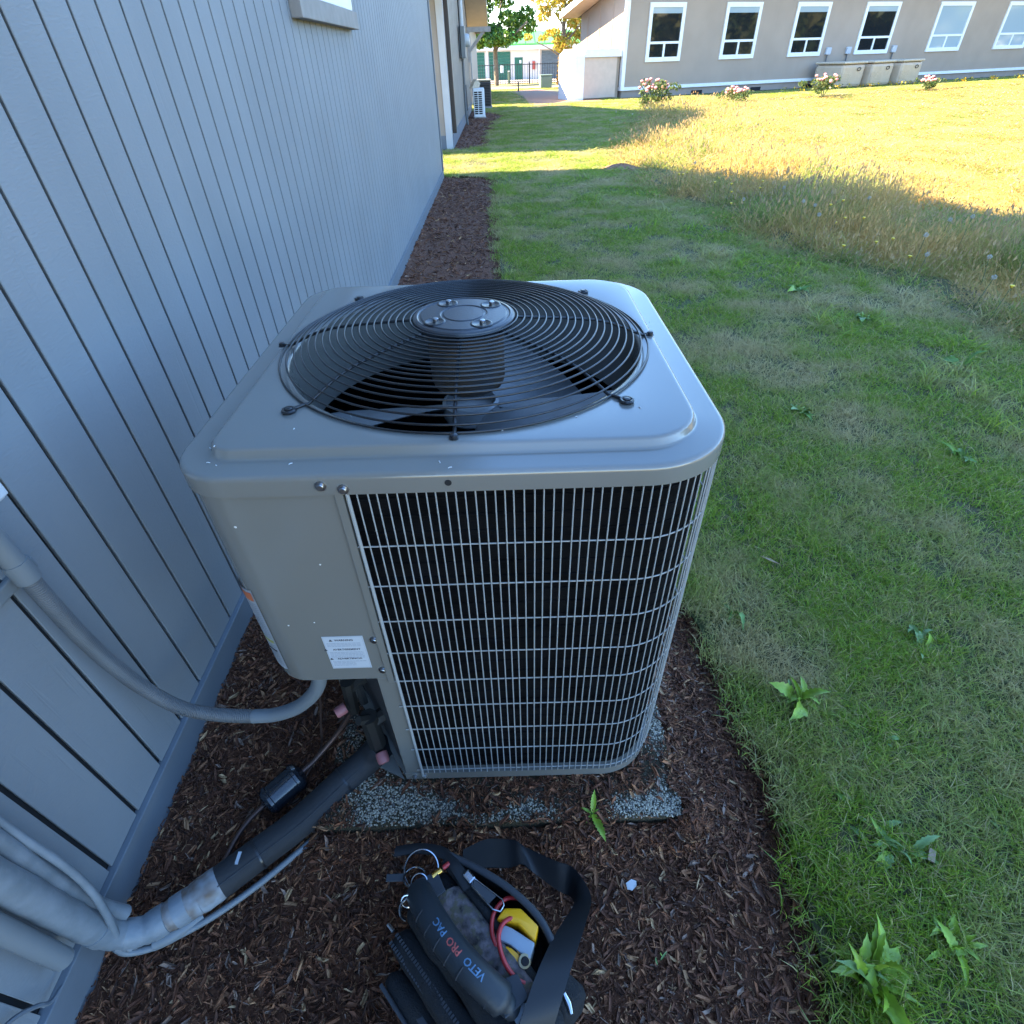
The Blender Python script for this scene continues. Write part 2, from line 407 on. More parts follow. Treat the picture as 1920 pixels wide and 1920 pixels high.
for y in list(np.arange(-3, 0.05, 0.25)) + list(np.arange(0.08, 1.5, 0.018)) + list(np.arange(1.5, 8.97, 0.1)):
    xe = float(np.interp(y, BED_Y, BED_X)) + 0.035
    rw.append([(x, y, float(mulch_z(x, y)) - 0.004) for x in np.linspace(-0.05, xe, 70)])
mbd.grid(rw); mbd.f = [tuple(reversed(f)) for f in mbd.f]
tag(mbd.build('mulch_bed', M['mulch'], smooth=80), kind='structure')
strip_sheet('mulch_bed_far', list(np.arange(12.0, 21.6, 0.15)), lambda y: -0.1, lambda y: float(bed2_edge(np.array(y))) + 0.03, -0.003, M['mulch'])
# lawn with cut edge standing 2 cm above the mulch
def lawn_left(y):
    y = np.array(float(y)); return float(max(bed_edge(y), bed2_edge(y), -0.3 if 8.95 <= y <= 12.0 or y > 21.6 else -0.02))
lb = MB(); rows = []
ysl = sorted(set([round(v, 3) for v in list(np.arange(-3, 8.96, 0.1)) + [8.951] + list(np.arange(9.0, 34, 0.25)) + [11.999, 12.01]]))
for y in ysl:
    xl = lawn_left(y); xr = float(mow(np.array(float(y)))) + 0.45
    rows.append([(xl + 0.012, y, -0.02), (xl, y, 0.008)] + [(xl + (xr - xl) * t, y, 0.012) for t in (0.02, 0.3, 0.6, 1.0)])
lb.grid(rows); lb.f = [tuple(reversed(f)) for f in lb.f]
tag(lb.build('lawn', M['lawn']), kind='structure')
# strip of watered lawn before the tan building, dirt by the shed, pavement and verge by the garages
def P2(s, v): return (float(C0[0] + UU[0] * s + VV[0] * v), float(C0[1] + UU[1] * s + VV[1] * v))
sheet('lawn_strip', [[P2(-4, -4.6), P2(60, -4.6), P2(60, 3.5), P2(-4, 3.5)]], 0.016, M['lawn'])
sheet('dirt_path', [[(1.9, 23.6), (3.4, 21.6), (4.6, 24.6), (3.9, 30), (3.0, 36), (1.3, 34), (1.9, 29)]], 0.022, M['soil'])
sheet('pavement', [[(-20, 37.6), (6, 37.2), (16, 40), (16, 41.2), (6, 39.3), (-20, 39.8)]], 0.004, M['asphalt'])
sheet('road', [[(-30, 46), (40, 46), (40, 53.5), (-30, 53.5)]], 0.008, M['asphalt'])

# ------------------------------------------------------------------ near grey building (grooved siding)
EAVE, PITCH, RIDGE_Y, B_END = 2.2, 0.667, 3.2, 8.88
def rake_z(y): return EAVE + PITCH * (B_END + 0.3 - max(y, 2 * RIDGE_Y - y))
b1 = thing('grey_building', 'grey grooved-siding building whose long wall runs close beside the big condenser', 'building', (0, 0, 0))
bounds = [1.00535 - 0.1016 * k for k in range(40) if 1.00535 - 0.1016 * k > -2.6][::-1]
bounds += [1.00535 + 0.09688 * k for k in range(1, 200) if 1.00535 + 0.09688 * k < B_END - 0.05] + [B_END]
wz0 = 0.0965
bm_w = MB().box(-0.012, 0, 0, 1, 0, 1)
board_cache = {}
def board_mesh(w):
    w = round(w, 3)
    if w not in board_cache:
        g = 0.0044
        mb = MB()
        # face with chamfered edges into the groove
        z0, z1 = 0.0, 1.0
        pr = [(-0.0125, g * 2.0), (-0.0014, g), (0.0, g + 0.0008), (0.0, w - g - 0.0008), (-0.0014, w - g), (-0.0125, w - g * 2.0)]
        mb.add([(x, y, z0) for x, y in pr] + [(x, y, z1) for x, y in pr], [(i, i + 1, i + 7, i + 6) for i in range(5)] + [(5, 0, 6, 11), (5, 4, 3, 2, 1, 0), (6, 7, 8, 9, 10, 11)])
        board_cache[w] = mb.mesh('siding_board', M['siding'])
    return board_cache[w]
for i in range(len(bounds) - 1):
    y0, y1 = bounds[i], bounds[i + 1]
    if y1 < 0.05: continue
    zt = min(rake_z(y0), rake_z(y1)) - 0.03
    z_lo = wz0
    o = link('siding_board', board_mesh(y1 - y0), b1, (0, y0, z_lo), scl=(1, 1, zt - z_lo))
poly = [(0, -2.55, 0), (0, B_END, 0), (0, B_END, rake_z(B_END) - 0.05), (0, RIDGE_Y, rake_z(RIDGE_Y) - 0.05), (0, -2.55, rake_z(-2.55) - 0.05)]
MB().prism([(-0.0105, y, z) for _, y, z in poly], (-0.16, 0, 0)).build('wall', M['siding_back'], b1)
MB().box(-9.0, -0.18, B_END - 0.15, B_END - 0.001, 0, EAVE + 0.1).build('end_wall', M['siding_end'], b1)
MB().box(-9.0, -0.18, -2.55, -2.4, 0, EAVE + 0.1).build('end_wall', M['siding_end'], b1)
# skirt board with a slightly ragged lower edge buried in the mulch
MB().box(-0.0095, 0.012, -2.5, B_END + 0.004, -0.03, wz0 - 0.002).build('skirt_board', M['skirt'], b1, bevel=0.002)
# roof: two slopes over the gable, overhanging the wall
for sgn, nm in ((1, 'roof'), (-1, 'roof')):
    ye = B_END + 0.3 if sgn > 0 else 2 * RIDGE_Y - B_END - 0.3
    MB().prism([(0.34, ye, EAVE), (0.34, RIDGE_Y + 0.001 * sgn, rake_z(RIDGE_Y)), (0.34, RIDGE_Y + 0.001 * sgn, rake_z(RIDGE_Y) + 0.16), (0.34, ye, EAVE + 0.14)], (-9.6, 0, 0)).build(nm, M['roof'], b1)
# window high in the wall
def rect_frame(mb, y0, y1, z0, z1, w, x0, x1, fr):
    mb.box(x0, x1, y0, y1, z0, z0 + w, fr); mb.box(x0, x1, y0, y1, z1 - w, z1, fr)
    mb.box(x0, x1, y0, y0 + w, z0 + w, z1 - w, fr); mb.box(x0, x1, y1 - w, y1, z0 + w, z1 - w, fr)
mb = MB(); rect_frame(mb, 2.955, 3.945, 1.478, 2.45, 0.042, 0.001, 0.035, None); mb.box(0.001, 0.03, 3.38, 3.41, 1.52, 2.41)
wf = mb.build('window', M['white_trim'], b1, bevel=0.003)
MB().box(0.0015, 0.010, 2.99, 3.378, 1.519, 2.41).box(0.0015, 0.010, 3.412, 3.905, 1.519, 2.41).build('pane', M['glass'], wf)
MB().box(0.0, 0.045, 2.87, 4.00, 1.405, 1.476).build('sill', M['sill_board'], wf, bevel=0.003)
mb = MB(); mb.box(0.0, 0.038, 2.87, 2.954, 1.477, 2.53); mb.box(0.0, 0.030, 3.946, 4.0, 1.477, 2.53); mb.box(0.0, 0.038, 2.955, 3.945, 2.451, 2.53)
mb.build('casing', M['sill_board'], wf, bevel=0.003)
# corner board at the far end
MB().box(0.001, 0.016, B_END - 0.055, B_END + 0.012, wz0, rake_z(B_END) - 0.05).build('corner_board', M['skirt'], b1, bevel=0.002)

# ------------------------------------------------------------------ second grey building in line beyond
b2 = thing('grey_building', 'second grey building further along the same line, with dark upright strip and knee brace', 'building', (0, 0, 0))
Y0, Y1, RY = 12.0, 22.2, 17.1
def rz2(y): return 2.0 + 0.52 * (Y1 + 0.3 - max(y, 2 * RY - y))
poly = [(-0.06, Y0, 0), (-0.06, Y1, 0), (-0.06, Y1, rz2(Y1) - .05), (-0.06, RY, rz2(RY) - .05), (-0.06, Y0, rz2(Y0) - .05)]
MB().prism(poly, (-0.2, 0, 0)).build('wall', M['siding_far'], b2)
MB().box(-9, -0.262, Y0, Y0 + 0.15, 0.02, rz2(Y0) - 0.06).build('end_wall', M['siding_end'], b2)
MB().box(-9, -0.262, Y1 - 0.15, Y1, 0.02, rz2(Y1) - 0.06).build('end_wall', M['siding_end'], b2)
MB().box(-9, -0.13, Y0 - 0.014, Y0 - 0.001, 0.0, 0.22).build('skirt_board', M['skirt'], b2)
MB().box(-0.16, -0.045, Y0 - 0.022, Y0 + 0.06, 0.0, rz2(Y0) - 0.06).build('corner_board', M['pvc'], b2, bevel=0.004)
MB().box(-0.058, -0.043, Y0 + 0.13, Y1, 0.0, 0.2).build('skirt_board', M['skirt'], b2)
MB().box(-0.042, 0.03, Y0 + 0.16, Y0 + 0.26, 0.24, rz2(Y0) - 0.1).build('upright_strip', M['dark_brown'], b2, bevel=0.01)  # dark brown strip down the long wall near its corner
for k in range(1, 26):
    y = Y0 + 0.4 * k
    if y < Y1 - .1: MB().box(-0.0595, -0.052, y - 0.012, y + 0.012, 0.21, rz2(y) - 0.06).build('batten', M['siding_far'], b2)
for sgn in (1, -1):
    ye = Y1 + 0.3 if sgn > 0 else 2 * RY - Y1 - 0.3
    ye2 = ye if sgn > 0 else ye - 0.45
    zz = rz2(ye) if sgn > 0 else 2.36
    MB().prism([(0.56, ye2, zz), (0.56, RY + .001 * sgn, rz2(RY)), (0.56, RY + .001 * sgn, rz2(RY) + 0.15), (0.56, ye2, zz + 0.13)], (-9.8, 0, 0)).build('roof', M['roof'], b2)
    MB().prism([(0.575, ye2, zz - 0.005), (0.575, RY + .001 * sgn, rz2(RY) - 0.005), (0.575, RY + .001 * sgn, rz2(RY) + 0.17), (0.575, ye2, zz + 0.15)], (-0.0145, 0, 0)).build('fascia', M['white_trim'], b2)
    MB().prism([(0.555, ye2, zz - 0.012), (0.555, RY + .001 * sgn, rz2(RY) - 0.012), (0.555, RY + .001 * sgn, rz2(RY) - 0.003), (0.555, ye2, zz - 0.003)], (-0.6, 0, 0)).build('soffit', M['soffit'], b2)
br = MB(); br.box(-0.055, 0.66, 21.75, 21.89, 1.90, 2.02); br.tube([(0.45, 21.82, 1.92), (0.0, 21.82, 1.46)], 0.055, 4); br.box(-0.055, 0.03, 21.75, 21.89, 1.2, 1.9)
br.build('knee_brace', M['timber'], b2)
# electrical panel, riser and conduits on its long wall
ep = thing('electrical_panel', 'grey electrical panel with meter bulge and conduits on the second grey building', 'electrical box', (0, 0, 0))
MB().box(-0.043, 0.09, 16.6, 17.15, 1.30, 1.86).build('body', M['conduit_painted'], ep, bevel=0.01)
MB().lathe([(0.12, 0), (0.12, 0.05), (0.10, 0.09), (0.0, 0.10)], (0.0905, 16.95, 1.62), 16, (1, 0, 0)).build('meter', M['pvc'], ep, smooth=40)
MB().tube([(0.03, 16.75, 1.865), (0.03, 16.75, 2.9)], 0.045, 10).build('riser', M['pvc'], ep, smooth=40)
MB().tube([(0.0, 16.9, 1.295), (0.0, 16.9, 0.25), (0.03, 16.9, -0.02)], 0.03, 8).build('conduit', M['conduit'], ep, smooth=40)
MB().tube([(0.0, 16.3, 2.9), (0.0, 16.3, 1.3), (0.0, 16.55, 1.25)], 0.014, 6).build('conduit', M['dark'], ep, smooth=40)
vent = MB().box(-0.0425, -0.03, 18.2, 18.75, 0.2, 0.75).build('crawl_vent', M['dark'], b2)

# third building, only its corner shows past the second
b3 = thing('grey_building', 'farthest grey building, a sliver past the second one by the green tree', 'building', (0, 0, 0))
MB().box(-9, -0.1, 24.5, 34, 0, 2.3).build('wall', M['siding_far'], b3)
MB().prism([(0.3, 24.1, 2.2), (0.3, 29.3, 4.2), (0.3, 34.4, 2.2)], (-9.6, 0, 0)).build('roof', M['roof'], b3)
MB().box(-0.098, -0.07, 24.9, 25.6, 0.25, 1.9).build('door', M['siding_end'], b3)

# ------------------------------------------------------------------ tan building at right
FR = lambda s, v, z: (float(C0[0] + UU[0] * s + VV[0] * v), float(C0[1] + UU[1] * s + VV[1] * v), z)
tb = thing('tan_building', 'long low tan building with white framed windows across the field', 'building', (0, 0, 0))
HT = 3.45
rf = lambda v: 3.31 - 0.23 * v
MB().prism([FR(0, 0, 0.24), FR(0, 0, rf(0) - .02), FR(0, 3.42, rf(3.42) - .02), FR(0, 3.42, 0.24)], Vector(FR(40, 0, 0)) - Vector(FR(0, 0, 0))).build('wall', M['tan_siding'], tb)
MB().box(0.03, 40, 0.03, 3.4, -0.05, 0.239, FR).build('foundation', M['tan_base'], tb)
MB().box(0.0, 40, -0.035, -0.001, 0.235, 0.335, FR).build('base_trim', M['white_trim'], tb)
MB().box(-0.035, -0.001, -0.036, 3.42, 0.235, 0.335, FR).build('base_trim', M['white_trim'], tb)
MB().box(-0.04, 0.10, -0.042, -0.002, 0.336, rf(0) - .03, FR).build('corner_board', M['white_trim'], tb)
MB().box(-0.042, -0.003, 0.0, 0.12, 0.336, rf(0.1) - .03, FR).build('corner_board', M['white_trim'], tb)
e = 0.75
MB().prism([FR(-e, -0.7, rf(-.7)), FR(-e, 3.75, rf(3.75)), FR(-e, 3.75, rf(3.75) + .14), FR(-e, -0.7, rf(-.7) + .14)], Vector(FR(41.5, 0, 0)) - Vector(FR(0, 0, 0))).build('roof', M['roof'], tb)
MB().prism([FR(-e - .03, -0.7, rf(-.7) - .03), FR(-e - .03, 3.75, rf(3.75) - .03), FR(-e - .03, 3.75, rf(3.75) + .16), FR(-e - .03, -0.7, rf(-.7) + .16)], Vector(FR(0.029, 0, 0)) - Vector(FR(0, 0, 0))).build('fascia', M['white_trim'], tb)
MB().prism([FR(-e, -0.7, rf(-.7) - .012), FR(-e, 3.75, rf(3.75) - .012), FR(-e, 3.75, rf(3.75) - .002), FR(-e, -0.7, rf(-.7) - .002)], Vector(FR(e - .01, 0, 0)) - Vector(FR(0, 0, 0))).build('soffit', M['soffit'], tb)
for v in (0.95, 1.9, 2.85): MB().box(-0.02, -0.001, v - 0.02, v + 0.02, 0.34, rf(v) - .04, FR).build('batten', M['tan_siding'], tb)
for i, (s, w) in enumerate(((0.90, 1.50), (4.18, 1.62), (7.48, 1.68), (11.0, 1.86), (15.14, 2.05), (19.4, 2.1), (24.0, 2.1))):
    z0, z1 = 1.04, 2.66
    mb = MB(); t = 0.13
    rect_frame(mb, s, s + w, z0, z1, t, -0.05, -0.002, lambda x, y, z: FR(y, x, z))
    wd = mb.build('window', M['white_trim'], tb)
    g = M['glass_pale'] if i in (4, 5) else M['glass']
    mb = MB(); zr = z0 + 0.50
    mb.box(s + t, s + w - t, -0.040, -0.008, zr, zr + 0.07, FR); mb.box(s + w / 2 - 0.04, s + w / 2 + 0.04, -0.040, -0.008, z0 + t, zr, FR)
    mb.build('mullion', M['white_trim'], wd)
    MB().box(s + t, s + w - t, -0.018, -0.003, zr + 0.07, z1 - t, FR).build('pane', g, wd)
    MB().box(s + t, s + w / 2 - 0.04, -0.018, -0.003, z0 + t, zr, FR).build('pane', g, wd)
    MB().box(s + w / 2 + 0.04, s + w - t, -0.018, -0.003, z0 + t, zr, FR).build('pane', g, wd)
    if i not in (4, 5): MB().box(s + t, s + w - t, -0.024, -0.0185, z1 - t - 0.16, z1 - t, FR).build('blind', M['glass_pale'], wd)
for s in (3.17, 6.03, 8.7, 12.5, 16.0): MB().box(s, s + 0.5, 0.01, 0.0295, 0.0, 0.13, FR).build('crawl_vent', M['dark'], tb)
# low shed against its left wall
sh = thing('utility_shed', 'low shed with pale front panel against the left end of the tan building', 'shed', (0, 0, 0))
MB().prism([FR(-1.95, 0.0, 0.0), FR(-1.95, 0.0, 1.30), FR(-1.80, 0.12, 1.47), FR(-1.80, 1.2, 1.47), FR(-1.95, 1.3, 1.3), FR(-1.95, 1.3, 0)], Vector(FR(0.38, 0, 0)) - Vector(FR(0, 0, 0))).build('side', M['white_trim'], sh)  # white colour stands in for sun on the side face
MB().box(-1.56, -0.06, 0.14, 1.25, 0.0, 1.44, FR).build('body', M['tan_siding'], sh)
MB().box(-1.56, -0.22, 0.06, 0.135, 0.06, 1.22, FR).build('front_panel', M['soffit'], sh)  # panel colour warmed and lightened in place of sunlight
MB().box(-1.56, -0.06, 0.0, 0.138, 1.23, 1.46, FR).build('lit_top_band', M['white_trim'], sh)  # white band paints sunlight along the shed top

# three condensers by the wall and their disconnect boxes
def tan_condenser():
    t = thing('condenser_unit', 'tan condenser unit nearest the rose bush, first of three by the tan wall', 'air conditioner', FR(9.5, -0.95, 0), ANG + 0.12, 'tan condensers by the tan building')
    w = 0.66
    MB().box(-w, w, -w, w, 0.03, 0.76).build('cabinet', M['tan_ac'], t, bevel=0.1)
    MB().box(-w - .03, w + .03, -w - .03, w + .03, 0.765, 0.84).build('lid', M['bone'], t, bevel=0.05)
    for k in range(8): MB().box(-w - .012, -0.1, -w - .012, -w + 0.001, 0.08 + k * 0.055, 0.105 + k * 0.055).build('louvre', M['bone'], t)
    MB().tube([(0.25 + 0.1 * math.cos(a), -w - 0.02, 0.60 + 0.05 * math.sin(a)) for a in np.linspace(0, 2 * math.pi, 13)[:-1]], 0.012, 5, closed=True).build('badge', M['dark'], t)
    return t
ca = tan_condenser()
for s, lb in ((11.05, 'tan condenser unit in the middle of the row of three'), (12.65, 'tan condenser unit at the far end of the row of three, under the wall box')):
    c = copy_tree(ca); c.location = FR(s, -0.95, 0); c['label'] = lb
def disc_box():
    t = thing('disconnect_box', 'small grey disconnect box on the tan wall, nearest the third window', 'electrical box', FR(9.56, -0.001, 1.17), ANG, 'disconnect boxes over the tan condensers')
    MB().box(-0.12, 0.12, -0.1, 0, -0.11, 0.12).build('body', M['pvc'], t, bevel=0.02)
    MB().tube([(0, -0.05, -0.112), (0, -0.05, -0.45)], 0.025, 6).build('conduit', M['conduit'], t)
    return t
da = disc_box()
for s, lb in ((10.64, 'small disconnect box on the tan wall, between its third and fourth windows'), (13.2, 'small grey disconnect box just right of the fourth window of the tan wall')):
    c = copy_tree(da); c.location = FR(s, -0.001, 1.17); c['label'] = lb

# ------------------------------------------------------------------ things between the buildings
hp = thing('heat_pump_unit', 'white slim heat pump unit with dark louvre slots on the far mulch bed', 'air conditioner', (0.285, 18.9, 0.0), 0.03)
MB().box(-0.155, 0.155, 0, 0.62, 0.02, 0.66).build('cabinet', M['hp_white'], hp, bevel=0.02)
for c in (0, 1):
    for k in range(11): MB().box(-0.125 + c * 0.115, -0.03 + c * 0.115, -0.004, 0.004, 0.09 + k * 0.047, 0.122 + k * 0.047).build('slot', M['dark'], hp)
MB().box(-0.18, 0.18, -0.05, 0.66, -0.02, 0.018).build('pad', M['tan_base'], hp)
bn = thing('timber_offcut', 'pale timber offcut lying on top of the white heat pump', 'wood block', (0.22, 19.1, 0.661), 0.6)
MB().prism([(-0.14, 0, 0), (0.10, 0, 0.0), (0.15, 0, 0.10), (0.03, 0, 0.20), (-0.05, 0, 0.13)], (0, 0.16, 0)).build('block', M['bone'], bn, bevel=0.01)
bc = thing('condenser_unit', 'dark brown condenser unit behind the white heat pump', 'air conditioner', (0.32, 22.6, 0.02))
MB().box(-0.28, 0.28, -0.28, 0.28, 0.06, 0.70).build('cabinet', M['brown_ac'], bc, bevel=0.04)
for k in range(14): MB().box(-0.25, 0.25, -0.292, -0.28, 0.10 + k * 0.041, 0.118 + k * 0.041).build('louvre', M['dark'], bc)
MB().box(-0.29, 0.29, -0.29, 0.29, 0.705, 0.75).build('lid', M['bone'], bc, bevel=0.02)
MB().box(-0.3, 0.3, -0.3, 0.3, -0.02, 0.058).build('pad', M['timber'], bc)

# storage building with roller doors, far off
st = thing('storage_building', 'pale storage building with green and blue-grey roller doors across the road', 'building', (0, 53.5, 0))
MB().box(-12, 14, 0, 6, 0, 1.76).build('wall', M['stucco'], st)
MB().box(-12.2, 14.2, -0.35, 6.2, 1.765, 2.0).build('roof_fascia', M['white_trim'], st)
def roller(x0, x1, m, n=9, top=1.68):
    d = MB()
    for k in range(n): d.box(x0, x1, -0.05 - 0.012 * (k % 2), -0.002, 0.02 + (top - .02) * k / n, 0.02 + (top - .02) * (k + 1) / n - 0.008)
    return d.build('roller_door', m, st)
roller(-0.97, -0.05, M['green_door']); roller(0.28, 0.60, M['green_door']); d3 = roller(0.68, 1.88, M['green_door']); roller(4.22, 5.80, M['blue_door']); roller(-2.6, -1.3, M['green_door']); roller(6.4, 8.0, M['blue_door'])
pd = MB().box(2.2, 2.8, -0.04, -0.002, 0.01, 1.32).build('door', M['green_door'], st)
MB().box(2.56, 2.70, -0.05, -0.041, 0.98, 1.16).build('notice', M['white_trim'], pd)
MB().box(1.07, 1.34, -0.075, -0.064, 0.45, 0.88).build('notice', M['white_trim'], d3)
MB().box(3.52, 3.74, -0.12, -0.002, 0.60, 1.08).build('fire_cabinet', M['red_print'], st, bevel=0.02)
for x in (0.14, 4.05, 5.95): MB().box(x - 0.05, x + 0.05, -0.1, -0.003, 0.0, 1.76).build('upright_strip', M['white_trim'], st)  # white downspouts beside the doors
MB().lathe([(0.09, 0), (0.09, 0.1), (0.0, 0.12)], (-0.85, -0.1, 1.55), 10, (0, -1, 0)).build('wall_lamp', M['white_trim'], st)
gr = thing('green_roofed_building', 'building with bright green metal roof behind the storage units', 'building', (0, 75, 0))
MB().box(-4, 26, 2, 14, 0, 2.6).build('wall', M['stucco'], gr)
for k in range(30): MB().prism([(-4 + k, 0, 2.35), (-4 + k + .9, 0, 2.35), (-4 + k + .9, 4, 3.45), (-4 + k, 4, 3.45)], (0, 0.02, 0.1)).build('roof_panel', M['green_roof'], gr)
MB().prism([(-4, 0.03, 2.30), (26, 0.03, 2.30), (26, 4.03, 3.40), (-4, 4.03, 3.40)], (0, 0.02, 0.06)).build('roof', M['green_roof'], gr)

# black picket fence
fe = thing('picket_fence', 'thin black metal picket fence before the storage doors', 'fence', (0, 44, 0))
pk = MB().box(-0.012, 0.012, -0.012, 0.012, 0.0, 1.02).mesh('picket', M['fence'])
for k in range(64): link('picket', pk, fe, (-3 + 0.155 * k, 0, 0.0))
for z in (0.12, 0.95): MB().box(-3, 6.9, -0.02, 0.02, z, z + 0.035).build('rail', M['fence'], fe)
pp = MB().box(-0.03, 0.03, -0.03, 0.03, 0, 1.1).mesh('post', M['fence'])
for k in range(6): link('post', pp, fe, (-3 + 1.95 * k, 0.05, 0))
ub = thing('utility_box', 'green-grey utility box standing at the edge of the dirt path', 'utility box', (3.36, 36.7, 0), 0.1)
MB().box(-0.30, 0.30, -0.25, 0.25, 0, 0.52).build('cabinet', M['util'], ub, bevel=0.03)
MB().box(-0.32, 0.32, -0.27, 0.27, 0.525, 0.58).build('lid', M['util'], ub, bevel=0.02)
MB().box(-0.26, 0.26, -0.262, -0.251, 0.06, 0.46).build('door', M['util'], ub)
bo = thing('bollard', 'short dark bollard post standing alone on the far lawn', 'post', (1.81, 32.9, 0))
MB().lathe([(0.035, 0), (0.035, 0.40), (0.03, 0.43), (0.0, 0.44)], n=12).build('shaft', M['fence'], bo, smooth=40)
MB().lathe([(0.12, 0), (0.12, 0.02), (0.04, 0.05)], n=12).build('foot', M['tan_base'], bo)
wp = thing('service_post', 'pale green service post in front of the green roller door', 'post', (1.60, 45.2, 0))
MB().box(-0.07, 0.07, -0.07, 0.07, 0, 0.60).build('shaft', M['util'], wp, bevel=0.02)
MB().box(-0.08, 0.08, -0.08, 0.08, 0.605, 0.66).build('cap', M['pvc'], wp, bevel=0.02)

# ------------------------------------------------------------------ trees and bushes
def leaf_cloud(n, centres, size, cols, flat=0.6, seed=1):
    g = np.random.default_rng(seed); c = np.array(centres)
    w = c[:, 3] ** 2; idx = g.choice(len(c), n, p=w / w.sum())
    d = g.normal(size=(n, 3)); d /= np.linalg.norm(d, axis=1)[:, None]
    r = c[idx, 3] * g.uniform(0.35, 1.0, n) ** 0.6
    P = c[idx, :3] + d * r[:, None] * np.array([1, 1, flat])
    a = g.normal(size=(n, 3)); a /= np.linalg.norm(a, axis=1)[:, None]
    b = np.cross(a, g.normal(size=(n, 3))); b /= np.linalg.norm(b, axis=1)[:, None]
    s = size * g.uniform(0.6, 1.3, n)[:, None]
    V = np.stack([P - a * s, P + b * s * 0.55, P + a * s, P - b * s * 0.55], 1).reshape(-1, 3)
    F = np.arange(4 * n).reshape(n, 4)
    cc = np.array(cols)[g.integers(0, len(cols), n)] * g.uniform(0.75, 1.25, (n, 1))
    return V, F, np.repeat(cc, 4, 0)
M['leaf'] = foliage_mat('tree_leaves', trans=0.4)
def crown(name, parent, *a, **k):
    V, F, T = leaf_cloud(*a, **k); o = link(name, np_mesh(name, V, F, M['leaf'], T), parent); return o
t1 = thing('maple_tree', 'leafy dark green tree with pale trunk before the storage doors', 'tree', (0.78, 43.5, 0))
MB().tube(bez([(0, 0, -0.05), (0.02, 0, 0.8), (0.0, 0, 1.7), (0.1, 0, 2.8)]), [0.15] * 9 + [0.13] * 8 + [0.1] * 8, 10).build('trunk', M['bark'], t1, smooth=60)
for k, (dx, dz) in enumerate(((1.4, 1.2), (-1.1, 1.2), (0.5, 2.0), (1.9, 0.7))):
    MB().tube(bez([(0.02, 0, 1.6 + .1 * k), (dx * .5, (-1) ** k * .3, 1.9 + dz * .5), (dx, (-1) ** k * .8, 2.2 + dz)]), 0.05, 6).build('limb', M['bark'], t1, smooth=60)
cl = [(random.uniform(-1.5, 1.9), random.uniform(-1.3, 1.3), random.uniform(2.1, 5.2), random.uniform(0.45, 0.85)) for _ in range(34)]
cl += [(2.0, 0, 2.75, 0.6), (1.1, 0, 2.35, 0.6), (-0.9, 0, 2.2, 0.5), (-0.2, -0.4, 2.1, 0.5), (1.9, 0.2, 3.3, .6)]
crown('crown', t1, 15000, cl, 0.10, [(0.07, 0.17, 0.025), (0.10, 0.21, 0.03), (0.16, 0.26, 0.03), (0.05, 0.12, 0.02)], seed=3)
t2 = thing('autumn_tree', 'open yellow autumn tree with dark branches beside the shed roof', 'tree', (5.55, 50, 0))
MB().tube(bez([(0, 0, -0.05), (0.0, 0, 1.2), (-0.1, 0, 2.4), (0.1, 0, 4)]), 0.13, 8).build('trunk', M['bark'], t2, smooth=60)
for k in range(9):
    a = k * 0.7 - 3.0; L = random.uniform(1.2, 2.4)
    MB().tube(bez([(0, 0, 1.1 + .22 * k), (math.cos(a) * L * .5, math.sin(a) * .6, 1.7 + .25 * k), (math.cos(a) * L, math.sin(a) * 1.1, 2.1 + .3 * k)]), [0.05] * 8 + [0.03] * 9, 6).build('limb', M['bark'], t2, smooth=60)
cl = [(random.uniform(-2.6, 1.8), random.uniform(-1.3, 1.3), random.uniform(1.8, 5.0), random.uniform(0.35, 0.7)) for _ in range(40)]
crown('crown', t2, 7500, cl, 0.10, [(0.40, 0.31, 0.03), (0.46, 0.34, 0.04), (0.24, 0.26, 0.03), (0.42, 0.24, 0.04)], seed=5)
t3 = thing('juniper_shrub', 'narrow rusty brown shrub beside the utility box', 'shrub', (4.15, 37.4, 0))
MB().tube([(0, 0, -0.02), (0, 0, 0.9)], 0.04, 6).build('stem', M['bark'], t3)
crown('crown', t3, 700, [(0, 0, 0.2 + .17 * k, 0.17 - .008 * k) for k in range(7)], 0.06, [(0.20, 0.10, 0.05), (0.08, 0.06, 0.035), (0.35, 0.22, 0.06)], seed=8)
# roses before the tan building
def rose(x, y, h, w, label, n, seed):
    t = thing('rose_bush', label, 'bush', (x, y, 0.0), 0, 'rose bushes before the tan building')
    for k in range(6):
        a = k * 1.05; MB().tube([(0, 0, -0.01), (math.cos(a) * w * .25, math.sin(a) * w * .25, h * .5), (math.cos(a) * w * .5, math.sin(a) * w * .5, h * .85)], 0.012, 5).build('stem', M['stem'], t)
    cs = [(random.gauss(0, w * .3), random.gauss(0, w * .3), random.uniform(.2, .85) * h, w * .22) for _ in range(14)]
    crown('foliage', t, n, cs, 0.045, [(0.06, 0.11, 0.03), (0.10, 0.15, 0.04), (0.14, 0.15, 0.05)], seed=seed)
    for k in range(int(24 * w + 4)):
        a = random.uniform(0, 6.28); rr_ = w * .55 * math.sqrt(random.random()); zz = h * random.uniform(.72, 1.05) - 0.25 * h * (rr_ / w)
        MB().lathe([(0.01, -0.035), (0.04, -0.015), (0.05, 0.012), (0.035, 0.032), (0.0, 0.036)], (math.cos(a) * rr_, math.sin(a) * rr_, zz), 8).build('flower', M['pink_rose'], t, smooth=60)
rose(5.44, 20.45, 0.70, 0.85, 'largest pink rose bush, nearest the shed', 900, 21)
rose(8.3, 21.6, 0.42, 0.75, 'low pink rose bush below the second window', 520, 22)
rose(11.5, 22.5, 0.66, 0.65, 'upright pink rose bush left of the tan condensers', 640, 23)
rose(16.2, 24.6, 0.42, 0.5, 'small pink rose bush right of the tan condensers', 320, 24)
